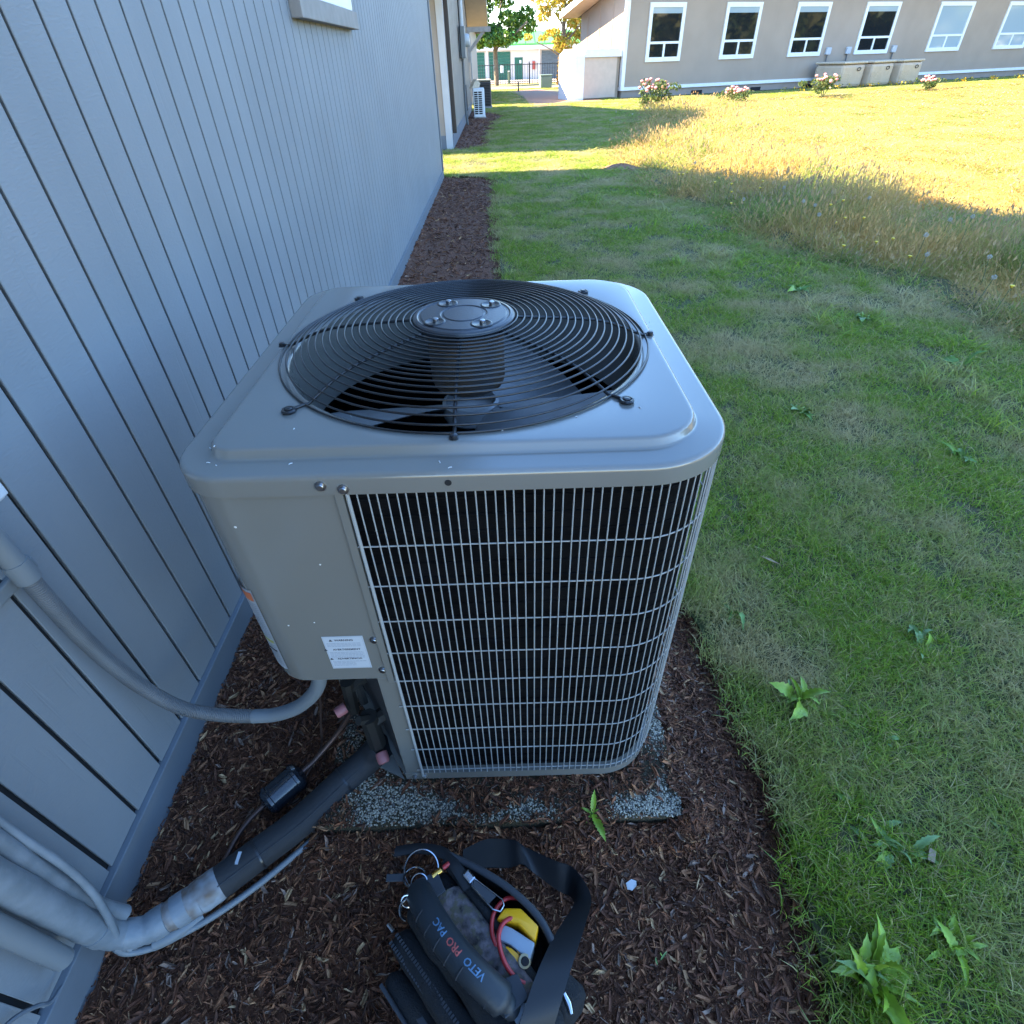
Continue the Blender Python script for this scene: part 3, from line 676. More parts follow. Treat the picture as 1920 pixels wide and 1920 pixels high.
# row of yellow flowers along its foot
V, F, T = leaf_cloud(1500, [(*P2(6 + 0.28 * k, -1.9 - 0.3 * math.sin(k)), 0.10, 0.13) for k in range(110)], 0.035, [(0.75, 0.5, 0.02), (0.7, 0.36, 0.02), (0.08, 0.14, 0.03), (0.7, 0.55, 0.05)], seed=31)
tag(link('marigold_border', np_mesh('marigold_border', V, F, M['leaf'], T)), kind='stuff', label='row of small yellow flowers along the foot of the tan building')
# woods away to the right, seen in the window panes
cw = [(58 + random.uniform(-6, 8), -30 + k * 1.7, random.uniform(1, 9), random.uniform(1.5, 2.6)) for k in np.arange(0, 60, 0.3)]
V, F, T = leaf_cloud(30000, cw, 0.75, [(0.05, 0.075, 0.02), (0.09, 0.10, 0.02), (0.12, 0.11, 0.025)], flat=1.0, seed=33)
tag(link('distant_woods', np_mesh('distant_woods', V, F, M['leaf'], T)), kind='stuff', label='row of trees at the far right edge of the field')

# ------------------------------------------------------------------ concrete pad
def speck_mat():
    m = bpy.data.materials.new('exposed_aggregate'); m.use_nodes = True
    nt = m.node_tree; p = nt.nodes['Principled BSDF']; p.inputs['Roughness'].default_value = 0.85
    geo = nt.nodes.new('ShaderNodeNewGeometry'); v = nt.nodes.new('ShaderNodeTexVoronoi'); v.inputs['Scale'].default_value = 260
    nt.links.new(geo.outputs['Position'], v.inputs['Vector'])
    cr = nt.nodes.new('ShaderNodeValToRGB'); cr.color_ramp.elements[0].color = (0.17, 0.155, 0.125, 1); cr.color_ramp.elements[1].color = (0.05, 0.042, 0.03, 1)
    cr.color_ramp.elements[0].position = 0.25; cr.color_ramp.elements[1].position = 0.55
    nt.links.new(v.outputs['Distance'], cr.inputs[0])
    n = nt.nodes.new('ShaderNodeTexNoise'); n.inputs['Scale'].default_value = 13; n.inputs['Detail'].default_value = 6
    nt.links.new(geo.outputs['Position'], n.inputs['Vector'])
    mr = nt.nodes.new('ShaderNodeMapRange'); mr.inputs[1].default_value = 0.33; mr.inputs[2].default_value = 0.43
    nt.links.new(n.outputs[0], mr.inputs[0])
    mx = nt.nodes.new('ShaderNodeMix'); mx.data_type = 'RGBA'; mx.inputs[7].default_value = (0.050, 0.038, 0.018, 1)
    nt.links.new(mr.outputs[0], mx.inputs[0]); nt.links.new(cr.outputs[0], mx.inputs[6]); nt.links.new(mx.outputs[2], p.inputs['Base Color'])
    b = nt.nodes.new('ShaderNodeBump'); b.inputs['Strength'].default_value = 0.8; b.inputs['Distance'].default_value = 0.003; b.invert = True
    nt.links.new(v.outputs['Distance'], b.inputs['Height']); nt.links.new(b.outputs[0], p.inputs['Normal'])
    return m
M['aggregate'] = speck_mat()
M['pebble'] = mat('pale_pebbles', (0.30, 0.30, 0.29), 0.7, attr=True)
PADX0, PADX1, PADY0, PADY1, PADZ = 0.36, 1.12, 0.474, 1.40, 0.048
pad = thing('concrete_pad', 'square exposed-aggregate concrete pad, dirty and mossy, under the big condenser', 'concrete pad')
MB().box(PADX0, PADX1, PADY0, PADY1, -0.02, PADZ).build('slab', M['aggregate'], pad, bevel=0.012)
PATCH = [(0.50, 0.51, 0.085, 0.05, 1.0), (0.62, 0.50, 0.06, 0.028, 0.7), (0.80, 0.50, 0.06, 0.022, 0.75), (0.72, 0.482, 0.06, 0.012, 0.6), (1.04, 0.495, 0.065, 0.022, 1.6), (1.10, 0.49, 0.03, 0.02, 1.8), (1.085, 0.54, 0.018, 0.02, 0.8), (1.10, 0.68, 0.022, 0.06, 1.2), (0.42, 0.57, 0.05, 0.04, 0.5), (0.40, 0.66, 0.03, 0.05, .5)]
def patch_w(x, y):
    s = np.zeros_like(x)
    for a, b, c, d, w in PATCH: s += w * np.exp(-((x - a) / c) ** 2 - ((y - b) / d) ** 2)
    return s
n = 60000
px = rng.uniform(PADX0 + .004, PADX1 - .002, n); py = rng.uniform(PADY0 - 0.001, 0.80, n)
keep = rng.uniform(0, 1, n) < np.clip(patch_w(px, py) + 0.05 * (np.sin(px * 60) * np.sin(py * 83 + px * 20) > 0.75), 0, 1) * 0.55
px, py = px[keep], py[keep]; k = len(px)
sz = rng.uniform(0.0011, 0.0029, k)
oct_v = np.array([(1, 0, 0), (-1, 0, 0), (0, 1, 0), (0, -1, 0), (0, 0, .8), (0, 0, -.8)]); oct_f = np.array([(0, 2, 4), (2, 1, 4), (1, 3, 4), (3, 0, 4), (2, 0, 5), (1, 2, 5), (3, 1, 5), (0, 3, 5)])
th = rng.uniform(0, 6.28, k); el = rng.uniform(0.7, 1.6, k)
V = oct_v[None] * sz[:, None, None]; V[:, :, 0] *= el[:, None]
X = V[:, :, 0] * np.cos(th)[:, None] - V[:, :, 1] * np.sin(th)[:, None] + px[:, None]; Y = V[:, :, 0] * np.sin(th)[:, None] + V[:, :, 1] * np.cos(th)[:, None] + py[:, None]
V = np.stack([X, Y, V[:, :, 2] + PADZ + 0.0004], 2).reshape(-1, 3)
F = (oct_f[None] + 6 * np.arange(k)[:, None, None]).reshape(-1, 3)
base = np.where(rng.uniform(0, 1, (k, 1)) < 0.72, np.array([[0.47, 0.41, 0.31]]), np.array([[0.15, 0.135, 0.12]])) * rng.uniform(0.6, 1.25, (k, 1))
tag(link('aggregate', np_mesh('aggregate', V, F, M['pebble'], np.repeat(base, 6, 0), smooth=True), pad), kind='stuff')

# ------------------------------------------------------------------ the big condenser
ACX, ACY = 0.7157, 0.928
W2, D2 = 0.3675, 0.3725
ac = thing('condenser_unit', 'big greige condenser unit with round black fan grille and wire coil guard, close up', 'air conditioner', (ACX, ACY, 0), -0.0073)
RC = {(1, 1): 0.125, (1, -1): 0.125, (-1, 1): 0.08, (-1, -1): 0.075}
def rr_loop(inset, z, n=192, zf=None):
    out = []
    for i in range(n):
        t = 2 * math.pi * i / n; c, s = math.cos(t), math.sin(t)
        r = max(0.004, RC[(1 if c >= 0 else -1, 1 if s >= 0 else -1)] - inset); hx, hy = W2 - inset, D2 - inset
        lo, hi = 0.0, 1.0
        for _ in range(30):
            k = (lo + hi) / 2; qx, qy = abs(k * c) - (hx - r), abs(k * s) - (hy - r)
            d = math.hypot(max(qx, 0), max(qy, 0)) + min(max(qx, qy), 0) - r
            if d > 0: hi = k
            else: lo = k
        out.append((lo * c, lo * s, z))
    return out
FCX, FCY = -0.003, 0.005
def circ(r, z, n=192): return [(FCX + r * math.cos(2 * math.pi * i / n), FCY + r * math.sin(2 * math.pi * i / n), z) for i in range(n)]
mb = MB()
prof = [(0.003, 0.843), (0.0, 0.8432), (0.0, 0.8655), (0.0006, 0.8685), (0.0022, 0.8708), (0.0048, 0.8722), (0.0085, 0.8727), (0.037, 0.8727), (0.0395, 0.8733), (0.0415, 0.8752), (0.0440, 0.8832), (0.0458, 0.8853), (0.0485, 0.8862), (0.0515, 0.8863)]
L = [rr_loop(i, z) for i, z in prof]
L += [circ(0.3125, 0.8863), circ(0.3105, 0.8858), circ(0.3050, 0.8838), circ(0.3005, 0.8832), circ(0.2970, 0.8812), circ(0.2955, 0.8760), circ(0.2950, 0.845), circ(0.2950, 0.77), circ(0.30, 0.735)]
# closing under-skin so the rim has thickness
mb.loops([rr_loop(0.010, 0.8440)] + L)
lid = mb.build('lid', M['ac_paint'], ac, smooth=50)
sx = [(-0.168, 0.861), (-0.140, 0.8545), (0.155, 0.8555)]
def screw(parent, x, y, z, ax=(0, -1, 0), r=0.0048, m=None, name='screw'):
    return MB().lathe([(r * 1.55, 0), (r * 1.55, 0.0012), (r, 0.0014), (r, 0.0042), (r * 0.85, 0.0048), (0, 0.0049)], (x, y, z), 12, ax).build(name, m or M['steel'], parent, smooth=30)
screw(lid, -0.168, -D2 - 0.0002, 0.858); screw(lid, -0.141, -D2 - 0.0002, 0.852)
MB().lathe([(0.0045, 0), (0.0045, 0.0006), (0, 0.0007)], (-0.009, -D2 - 0.0001, 0.8575), 14, (0, -1, 0)).build('screw_hole', M['dark'], lid)
for (x, y, big) in ((-0.318, -0.335, 1), (-0.305, -0.342, 0), (-0.33, -0.30, 0), (-0.312, -0.318, 0), (-0.21, -0.343, 1), (-0.02, -0.349, 1), (-0.006, -0.362, 1), (0.06, -0.30, 0), (-0.22, -0.28, 0), (0.16, -0.27, 0), (0.338, 0.10, 0), (-0.15, -0.25, 0), (0.25, -0.25, 1)):
    t_ = random.uniform(0, 3.1); l_ = 0.0024 if big else 0.0012
    zt_ = 0.8727 if max(abs(x) / 0.32, abs(y) / 0.325) > 1 else 0.8864
    MB().tube([(x - l_ * math.cos(t_), y - l_ * math.sin(t_), zt_), (x, y, zt_ + 0.0008), (x + l_ * math.cos(t_), y + l_ * math.sin(t_), zt_ + 0.0003)], 0.0006, 5).build('paint_fleck', M['white_bit'], lid)
# body outline path (inset from lid)
def outline(inset, x_start, arc_n=14, y_end=-0.12):
    hx, hy = W2 - inset, D2 - inset; P = [(x_start, -hy)]
    def arc(cx, cy, r, a0, a1):
        for j in range(arc_n + 1):
            t = R(a0 + (a1 - a0) * j / arc_n); P.append((cx + r * math.cos(t), cy + r * math.sin(t)))
    r = 0.125 - inset
    arc(hx - r, -hy + r, r, -90, 0); arc(hx - r, hy - r, r, 0, 90)
    r2 = 0.08 - inset; arc(-hx + r2, hy - r2, r2, 90, 180); P.append((-hx, y_end)); return P
def wall_strip(mb, path, z0, z1, thick=0.0):
    o = len(mb.v)
    for x, y in path: mb.v.append((x, y, z0)); mb.v.append((x, y, z1))
    for i in range(len(path) - 1): mb.f.append((o + 2 * i, o + 2 * i + 2, o + 2 * i + 3, o + 2 * i + 1))
# base pan
pb = outline(0.006, -0.178)
pan = MB().prism([(x, y, 0.060) for x, y in pb], (0, 0, 0.026)).build('base_pan', M['ac_paint'], ac, smooth=30)
screw(pan, -0.157, -D2 + 0.0055, 0.0725, r=0.0035); screw(pan, -0.1365, -D2 + 0.0055, 0.0735, r=0.0035)
for x, y in ((-0.12, -0.3), (0.25, -0.25), (0.25, 0.28), (-0.25, 0.28)): MB().box(x - .03, x + .03, y - .03, y + .03, PADZ + .0005, 0.0597).build('foot', M['dark'], pan)
# coil behind the guard
cb = MB(); wall_strip(cb, outline(0.020, -0.165), 0.0865, 0.846); cb.v += []
coil = cb.build('coil', M['coil'], ac, smooth=60)
fin = MB()
for k in range(25):
    z = 0.10 + 0.03 * k
    fin.tube([(x, y, z) for x, y in outline(0.0195, -0.165)], 0.0022, 5)
fin.build('coil_tubes', M['coil'], coil, smooth=60)
light_block = MB().prism([(x, y, 0.0868) for x, y in outline(0.03, -0.15)], (0, 0, 0.002)).build('light_block_plate', M['dark'], ac)  # added dark plate that blocks light inside the cabinet
# service panel: front-left skin from the guard round the corner to the left side
def left_path(inset, x_start, y_end):
    hx, hy = W2 - inset, D2 - inset; r = 0.075 - inset; P = [(x_start, -hy)]
    for j in range(13):
        t = R(-90 - 90 * j / 12); P.append((-hx + r + r * math.cos(t), -hy + r + r * math.sin(t)))
    P.append((-hx, y_end)); return P
def skin(outer, inner, z0, z1):
    mb = MB(); n = len(outer)
    mb.loops([[(*p, z0) for p in inner], [(*p, z0) for p in outer], [(*p, z1) for p in outer], [(*p, z1) for p in inner]])
    # drop the wrap-around faces between last and first point, close ends instead
    fs = []
    for f in mb.f:
        js = sorted(i % n for i in f)
        if js[0] == 0 and js[-1] == n - 1: continue
        fs.append(f)
    mb.f = fs + [(0, n, 2 * n, 3 * n), (n - 1, 4 * n - 1, 3 * n - 1, 2 * n - 1)]
    return mb
panel = skin(left_path(0.006, -0.1447, 0.0), left_path(0.009, -0.1447, 0.0), 0.437, 0.8425).build('service_panel', M['ac_paint'], ac, smooth=40)
MB().box(-0.156, -0.1447, -D2 + 0.0025, -D2 + 0.0058, 0.425, 0.8425).build('panel_flange', M['ac_paint'], panel, bevel=0.001)
pl = left_path(0.0095, -0.15, 0.0)
MB().prism([(x, y, 0.4385) for x, y in pl] + [(-0.15, 0.0, 0.4385)], (0, 0, 0.003)).build('panel_underside', M['ac_inner'], panel)
screw(panel, -0.160, -D2 + 0.0058, 0.544); screw(panel, -0.160, -D2 + 0.0058, 0.462)
for (x, z, r) in ((-0.205, 0.716, 0.0012), (-0.3, 0.79, .0016), (-0.245, 0.5905, .001), (-0.287, 0.585, .0012)):
    MB().lathe([(r * 1.3, 0), (r, .0004), (0, .0006)], (x, -D2 + 0.0059, z), 6, (0, -1, 0)).build('paint_fleck', M['white_bit'], panel)
# post beside the notch and the recessed valve plate
MB().box(-0.1752, -0.1425, -D2 + 0.0065, -D2 + 0.0095, 0.0865, 0.436).build('corner_post', M['ac_paint'], ac, bevel=0.001)
vp = MB().prism([(-0.1745, -D2 + 0.010, 0.0865), (-0.315, -0.14, 0.0865), (-0.313, -0.138, 0.0865), (-0.1720, -D2 + 0.010, 0.0865)], (0, 0, 0.350)).build('valve_plate', M['ac_inner'], ac)
MB().prism([(-0.315, -0.14, 0.0865), (-0.345, -0.155, 0.0865), (-0.345, -0.151, 0.0865), (-0.313, -0.137, 0.0865)], (0, 0, 0.350)).build('plate_flange', M['ac_paint'], vp)
MB().box(-0.3625, -0.36, -0.152, 0.30, 0.0865, 0.436).build('side_panel', M['ac_paint'], ac)
MB().prism([(-0.25, -0.335, 0.0595), (-0.182, -0.368, 0.0595), (-0.24, -0.27, 0.0595)], (0, 0, 0.004)).build('pan_lip', M['ac_paint'], pan)
# wire guard
gpath = outline(0.0035, -0.139, arc_n=24, y_end=-0.1)
gp = [Vector((x, y, 0)) for x, y in gpath]
cum = [0.0]
for i in range(len(gp) - 1): cum.append(cum[-1] + (gp[i + 1] - gp[i]).length)
def at_s(s):
    for i in range(len(gp) - 1):
        if s <= cum[i + 1]:
            t = (s - cum[i]) / (cum[i + 1] - cum[i]); return gp[i].lerp(gp[i + 1], t)
    return gp[-1]
guard = bpy.data.objects.new('coil_guard', None); COL.objects.link(guard); guard.parent = ac
vw = MB().tube([(0, 0, 0.0925), (0, 0, 0.8475)], 0.00108, 6).mesh('vertical_wire', M['coat_wire'], smooth=80)
s = 0.0125; k = 0
while s < 1.02:
    p = at_s(s); jit = random.uniform(-0.0005, 0.0005)
    link('vertical_wire', vw, guard, (p.x + jit, p.y, random.uniform(-.0015, .0015)), (random.uniform(-.0012, .0012), random.uniform(-.0012, .0012), 0)); s += 0.0125
for z in (0.842, 0.7485, 0.6690, 0.5890, 0.508, 0.428, 0.348, 0.267, 0.189, 0.103):
    P = [(x * 0.9965, y * 0.9965, z) for x, y in outline(0.0035, -0.150, arc_n=24, y_end=-0.1)][:54]
    MB().tube(P, 0.00118, 6).build('horizontal_wire', M['coat_wire'], guard, smooth=80)
MB().tube([(-0.139, -D2 + 0.0025, 0.08), (-0.139, -D2 + 0.0025, 0.848)], 0.0028, 8).build('edge_wire', M['coat_wire'], guard, smooth=80)
q = at_s(0.60); MB().tube([(q.x + .001, q.y, 0.08), (q.x + .001, q.y, 0.848)], 0.0036, 8).build('edge_wire', M['coat_wire'], guard, smooth=80)
q2 = at_s(0.545); qn = Vector((q2.x - 0.2425, q2.y + 0.2475, 0)).normalized()
screw(guard, q2.x, q2.y, 0.852, tuple(qn), r=0.0045)
# fan grille
gr_ = bpy.data.objects.new('fan_grille', None); COL.objects.link(gr_); gr_.parent = ac; gr_.location = (FCX, FCY, 0)
def dome(r):
    return float(np.interp(r, [0.0, 0.08, 0.16, 0.22, 0.255, 0.285, 0.30, 0.312], [0.930, 0.929, 0.925, 0.920, 0.912, 0.900, 0.8925, 0.8875]))
radii = [0.0905 + 0.01215 * i for i in range(18)] + [0.3105]
radii[-2] = 0.2985
for r in radii:
    N = 120; MB().tube([(r * math.cos(2 * math.pi * i / N), r * math.sin(2 * math.pi * i / N), dome(r)) for i in range(N)], 0.00165, 6, closed=True).build('ring_wire', M['black_wire'], gr_, smooth=80)
for k in range(8):
    a = R(45 * k); c, s_ = math.cos(a), math.sin(a)
    dia = k % 2 == 1; rend = (0.336 if k in (5, 7) else 0.326) if dia else 0.320
    pts = [(r * c, r * s_, dome(r) - 0.0036) for r in (0.05, 0.09, 0.13, 0.17, 0.205, 0.225, 0.25, 0.272, 0.292, 0.305)] + [(0.315 * c, 0.315 * s_, 0.8885), (rend * c, rend * s_, 0.8885)]
    MB().tube(pts, 0.0026, 6).build('spoke', M['black_wire'], gr_, smooth=80)
    bolt = MB().lathe([(0.0068, 0), (0.0068, 0.0014), (0.0052, 0.0018), (0.0052, 0.0052), (0.0040, 0.006), (0, 0.0061)], (rend * c, rend * s_, 0.8865), 10, (0, 0, 1))
    if dia: bolt.tube([(rend * c + 0.0082 * math.cos(t), rend * s_ + 0.0082 * math.sin(t), 0.8890) for t in np.linspace(0, 6.28, 13)[:-1]], 0.0028, 6, closed=True)
    bolt.build('bolt', M['black_wire'], gr_, smooth=40)
hub = MB(); n_ = 64
hp_ = [(0.0865, 0.922), (0.0875, 0.926), (0.0860, 0.9305), (0.0835, 0.9325), (0.0790, 0.9335), (0.0765, 0.9320), (0.0735, 0.9320), (0.071, 0.9338), (0.0400, 0.9340), (0.0380, 0.9326), (0.0355, 0.9326), (0.0335, 0.9340), (0.0, 0.9341)]
hub_o = MB().lathe([(0.0, 0.9215)] + hp_, n=64).build('hub_plate', M['black_plate'], gr_, smooth=22)
for aa in (122, 40, 218, 302):
    c, s_ = math.cos(R(aa)), math.sin(R(aa)); rr0 = 0.0585
    MB().lathe([(0.0185, 0.9338), (0.0175, 0.9350), (0.0150, 0.9351), (0.0135, 0.9344), (0.0, 0.9342)], (rr0 * c, rr0 * s_, 0), 18).build('bolt_recess', M['black_wire'], hub_o, smooth=50)
    MB().lathe([(0.0048, 0.9344), (0.0048, 0.9385), (0.0038, 0.9395), (0, 0.9396)], (rr0 * c + 0.002, rr0 * s_ + 0.002, 0), 10).build('bolt', M['steel'], hub_o, smooth=40)
# motor, shaft cup and blades
mt = MB().lathe([(0.0, 0.802), (0.05, 0.803), (0.062, 0.810), (0.066, 0.820), (0.066, 0.9), (0.06, 0.9205), (0.0, 0.9206)], (FCX, FCY, 0), 36).build('fan_motor', M['motor'], ac, smooth=40)
fb = MB().lathe([(0.0, 0.735), (0.046, 0.735), (0.053, 0.742), (0.053, 0.770), (0.047, 0.773), (0.043, 0.757), (0.0, 0.756)], (FCX, FCY, 0), 28).build('fan_hub', M['hub_grey'], ac, smooth=40)
def blade_mesh():
    P = []
    for i in range(10):
        r = 0.038 + (0.283 - 0.038) * i / 9; half = R(20 + 17 * min(1, i / 3)) ; row = []
        for j in range(13):
            u = j / 12 * 2 - 1; a = u * half + 0.12 * i / 9
            row.append((r * math.cos(a), r * math.sin(a), 0.757 + u * half * (0.032 + 0.075 * i / 9) - 0.012 * (u * u - 0.5)))
        P.append(row)
    mb = MB(); mb.grid(P); up = [[(x, y, z + 0.0016) for x, y, z in row] for row in P]
    o = len(mb.f); mb.grid(up); return mb.mesh('blade', M['blade'], smooth=60)
bme = blade_mesh()
for k, a in enumerate((-58, 62, 182)): link('blade', bme, fb, (FCX, FCY, 0), (0, 0, R(a)))
# warning label on the panel
yl = -D2 + 0.0057
lab = MB().box(-0.243, -0.177, yl - 0.0004, yl, 0.470, 0.555).build('warning_label', M['white_label'], panel)
yy = yl - 0.0006
lines = MB(); heads = MB()
for (z0, rows) in ((0.5385, 3), (0.5150, 5), (0.4905, 4)):
    for k in range(rows):
        z = z0 - 0.0036 * k; x = -0.2385
        lim = -0.183 if not (z0 < 0.5 and k > 0) else -0.201
        while x < lim:
            w = random.uniform(0.002, 0.007); lines.box(x, min(x + w, lim), yy - .0001, yy, z - 0.0017, z); x += w + 0.0011
lines.build('small_print', M['ink_soft'], lab)
for word, z in (('WARNING', 0.5435), ('AVERTISSEMENT', 0.5195), ('ADVERTENCIA', 0.4950)):
    t = text('heading', word, M['ink'], lab, 0.0062, (-0.209, yy, z), (1, 0, 0), (0, 0, 1), 'CENTER', 0.0001)
    w = 0.0022 * len(word) + 0.006
    MB().prism([(-0.209 - w - .003, yy, z - .0002), (-0.209 - w + .003, yy, z - .0002), (-0.209 - w, yy, z + .0050)], (0, -0.0002, 0)).build('warning_triangle', M['ink'], lab)
bd = MB(); bd.box(-0.2415, -0.1785, yy - .0001, yy, 0.4713, 0.4720).box(-0.2415, -0.1785, yy - .0001, yy, 0.5530, 0.5537).box(-0.2418, -0.2412, yy - .0001, yy, 0.4713, 0.5537).box(-0.1788, -0.1782, yy - .0001, yy, 0.4713, 0.5537)
bd.build('border', M['ink_soft'], lab)
# tall label wrapped on the left corner
def corner_patch(a0, a1, z0, z1, off, y_ext=0.0, na=8):
    hx, hy = W2 - 0.006, D2 - 0.006; r = 0.069
    def pt(a):
        if a > 180: t = R(a); return (-hx + r + (r + off) * math.cos(t), -hy + r + (r + off) * math.sin(t))
        return (-hx - off, -hy + r + (180 - a) * 0.0012)
    mb = MB(); A = [a0 + (a1 - a0) * j / na for j in range(na + 1)]
    mb.grid([[(*pt(a), z) for a in A] for z in (z0, z1)]); return mb
LP_ = [(0.3905, 0.5675), (0.383, 0.573), (0.374, 0.581), (0.364, 0.591), (0.354, 0.604), (0.345, 0.619), (0.336, 0.637)]
def side_patch(t0, t1, z0, z1, off):
    """strip of the loose label; t runs 0 (front edge) to 1 (curled edge); lower towards the wall side"""
    n = 7; rows = []
    for z in (z0, z1):
        row = []
        for j in range(n):
            t = (t0 + (t1 - t0) * j / (n - 1)) * (len(LP_) - 1); i = min(int(t), len(LP_) - 2); f = t - i
            x = LP_[i][0] * (1 - f) + LP_[i + 1][0] * f; y = LP_[i][1] * (1 - f) + LP_[i + 1][1] * f
            row.append((x - ACX - off * 0.7, y - ACY - off * 0.7, z - 0.03 * t / 6))
        rows.append(row)
    mb = MB(); mb.grid(rows); return mb
sl_ = side_patch(0, 1, 0.462, 0.660, 0.0); q_ = side_patch(0, 1, 0.462, 0.660, -0.0008); sl_.add(q_.v, q_.f)
sl = sl_.build('side_label', M['white_label'], panel)
side_patch(0.03, 0.97, 0.636, 0.655, 0.0006).build('orange_band', M['orange_ink'], sl)
side_patch(0.03, 0.97, 0.533, 0.5405, 0.0006).build('yellow_band', M['yellow_ink'], sl)
side_patch(0.08, 0.5, 0.510, 0.515, 0.0006).build('black_bar', M['ink'], sl)
sp = MB()
for z in list(np.arange(0.546, 0.632, 0.0048)) + list(np.arange(0.472, 0.506, 0.0048)) + [0.520, 0.5255]:
    a = 0.06
    while a < 0.9:
        w = random.uniform(0.06, 0.25); q_ = side_patch(a, min(a + w, 0.94), z, z + 0.0022, 0.0006); sp.add(q_.v, q_.f); a += w + 0.035
sp.build('small_print', M['ink_soft'], sl)
# service valves in the notch
sv = bpy.data.objects.new('service_valves', None); COL.objects.link(sv); sv.parent = ac
def L2(x, y, z): return (x - ACX, y - ACY, z)
v1 = MB(); v1.tube([L2(.53, .66, .20), L2(.475, .615, .20)], 0.016, 8).tube([L2(.475, .615, .225), L2(.475, .615, .115)], 0.019, 8).tube([L2(.49, .63, .20), L2(.46, .60, .235)], .010, 6)
v1.build('suction_valve', M['valve'], sv, smooth=40)
v2 = MB(); v2.tube([L2(.47, .72, .235), L2(.425, .675, .235)], 0.013, 8).tube([L2(.425, .675, .26), L2(.42, .67, .16)], 0.014, 8).tube([L2(.44, .69, .24), L2(.455, .66, .20)], .009, 6)
v2.build('liquid_valve', M['valve'], sv, smooth=40)
for p, ax, rr_ in (((0.484, 0.598, 0.108), (0.35, -0.75, -0.35), 0.0125), ((0.418, 0.648, 0.208), (-0.75, -0.55, -0.1), 0.0115)):
    MB().lathe([(rr_, 0), (rr_ * 1.05, 0.004), (rr_, 0.019), (rr_ * 0.85, 0.023), (0, 0.0235)], L2(*p), 14, ax).build('cap', M['pink'], sv, smooth=40)

# ------------------------------------------------------------------ lines, conduits and boxes on the near wall
dbx = thing('disconnect_box', 'pale grey electrical box on the near wall, only a corner in view', 'electrical box', (0, 0, 0))
MB().box(0.0135, 0.088, 0.47, 0.622, 0.812, 1.02).build('body', M['pvc'], dbx, bevel=0.008)
MB().box(0.0885, 0.094, 0.475, 0.617, 0.82, 1.01).build('cover', M['pvc'], dbx, bevel=0.002)
cdt = thing('flexible_conduit', 'grey conduit down the wall curving through the air to the condenser', 'conduit', (0, 0, 0))
up = [(0.034, 0.604, 0.82), (0.034, 0.606, 0.74), (0.034, 0.609, 0.665)]
MB().tube(up, 0.0160, 16).build('rigid_pipe', M['conduit_painted'], cdt, smooth=60)
MB().tube([(0.034, 0.6075, 0.70), (0.034, 0.609, 0.662)], 0.0176, 16).build('coupling', M['conduit_painted'], cdt, smooth=60)
MB().box(0.0005, 0.012, 0.566, 0.655, 0.645, 0.668).build('pipe_strap', M['conduit_painted'], cdt, bevel=0.003)
wp_ = [(0.034, 0.609, 0.662), (0.033, 0.612, 0.58), (0.034, 0.616, 0.50), (0.041, 0.62, 0.425), (0.060, 0.622, 0.350), (0.10, 0.624, 0.272), (0.163, 0.624, 0.240), (0.236, 0.624, 0.228)]
fh = bez(wp_, 60)
MB().tube(fh, [0.0140 if i % 3 else 0.0131 for i in range(len(fh))], 14).build('flex_hose', M['conduit'], cdt, smooth=60)
MB().tube(bez([(0.236, 0.624, 0.228), (0.285, 0.623, 0.234), (0.338, 0.622, 0.262), (0.385, 0.62, 0.315), (0.408, 0.62, 0.37), (0.412, 0.62, 0.435)], 10), 0.0142, 14).build('flex_hose', M['conduit_painted'], cdt, smooth=60)
wr = thing('thermostat_wire', 'thin brown wire hanging from the condenser to the ground', 'wire', (0, 0, 0))
MB().tube(bez([(0.372, 0.68, 0.44), (0.366, 0.668, 0.26), (0.338, 0.664, 0.12), (0.318, 0.66, 0.03), (0.300, 0.62, 0.012), (0.285, 0.565, 0.014), (0.275, 0.53, 0.02)], 8), 0.0028, 6).build('wire_run', M['copper'], wr, smooth=60)

ls = thing('insulated_pipe', 'thick black foam pipe crossing the mulch, painted wrap where it climbs the wall', 'pipe', (0, 0, 0))
MB().tube(bez([(0.478, 0.622, 0.10), (0.445, 0.608, 0.065), (0.388, 0.562, 0.048), (0.318, 0.486, 0.046), (0.245, 0.424, 0.047), (0.192, 0.378, 0.05)], 8), 0.0315, 18).build('foam_sleeve', M['foam'], ls, smooth=60)
MB().tube(bez([(0.196, 0.382, 0.05), (0.165, 0.357, 0.051)], 4), [0.032, 0.0325, 0.032, 0.0325, 0.031], 18).build('peeled_wrap', M['peeling'], ls, smooth=60)
pw = bez([(0.166, 0.358, 0.051), (0.128, 0.332, 0.052), (0.088, 0.308, 0.056), (0.058, 0.297, 0.078), (0.043, 0.293, 0.13), (0.038, 0.291, 0.22), (0.036, 0.290, 0.34), (0.034, 0.285, 0.7), (0.034, 0.28, 1.3)], 9)
MB().tube(pw[:16], [0.030 - 0.0003 * i + 0.0010 * math.sin(i * 2.2) for i in range(16)], 18).build('peeled_wrap', M['peeling'], ls, smooth=60)
MB().tube(pw[15:], [0.0255] * 3 + [0.0235 + 0.0005 * math.sin(i * 1.3) for i in range(len(pw) - 18)], 18).build('painted_wrap', M['painted_wrap'], ls, smooth=60)
MB().tube(bez([(0.060, 0.325, 0.09), (0.043, 0.321, 0.16), (0.036, 0.323, 0.30), (0.032, 0.33, 0.7), (0.032, 0.33, 1.3)], 8), 0.0135, 12).build('liquid_line', M['painted_wrap'], ls, smooth=60)
MB().tube(bez([(0.345, 0.468, 0.012), (0.27, 0.395, 0.018), (0.20, 0.34, 0.022), (0.14, 0.303, 0.030), (0.10, 0.285, 0.036), (0.070, 0.277, 0.05), (0.060, 0.279, 0.075)], 8), 0.0065, 8).build('control_cable', M['conduit_painted'], ls, smooth=60)
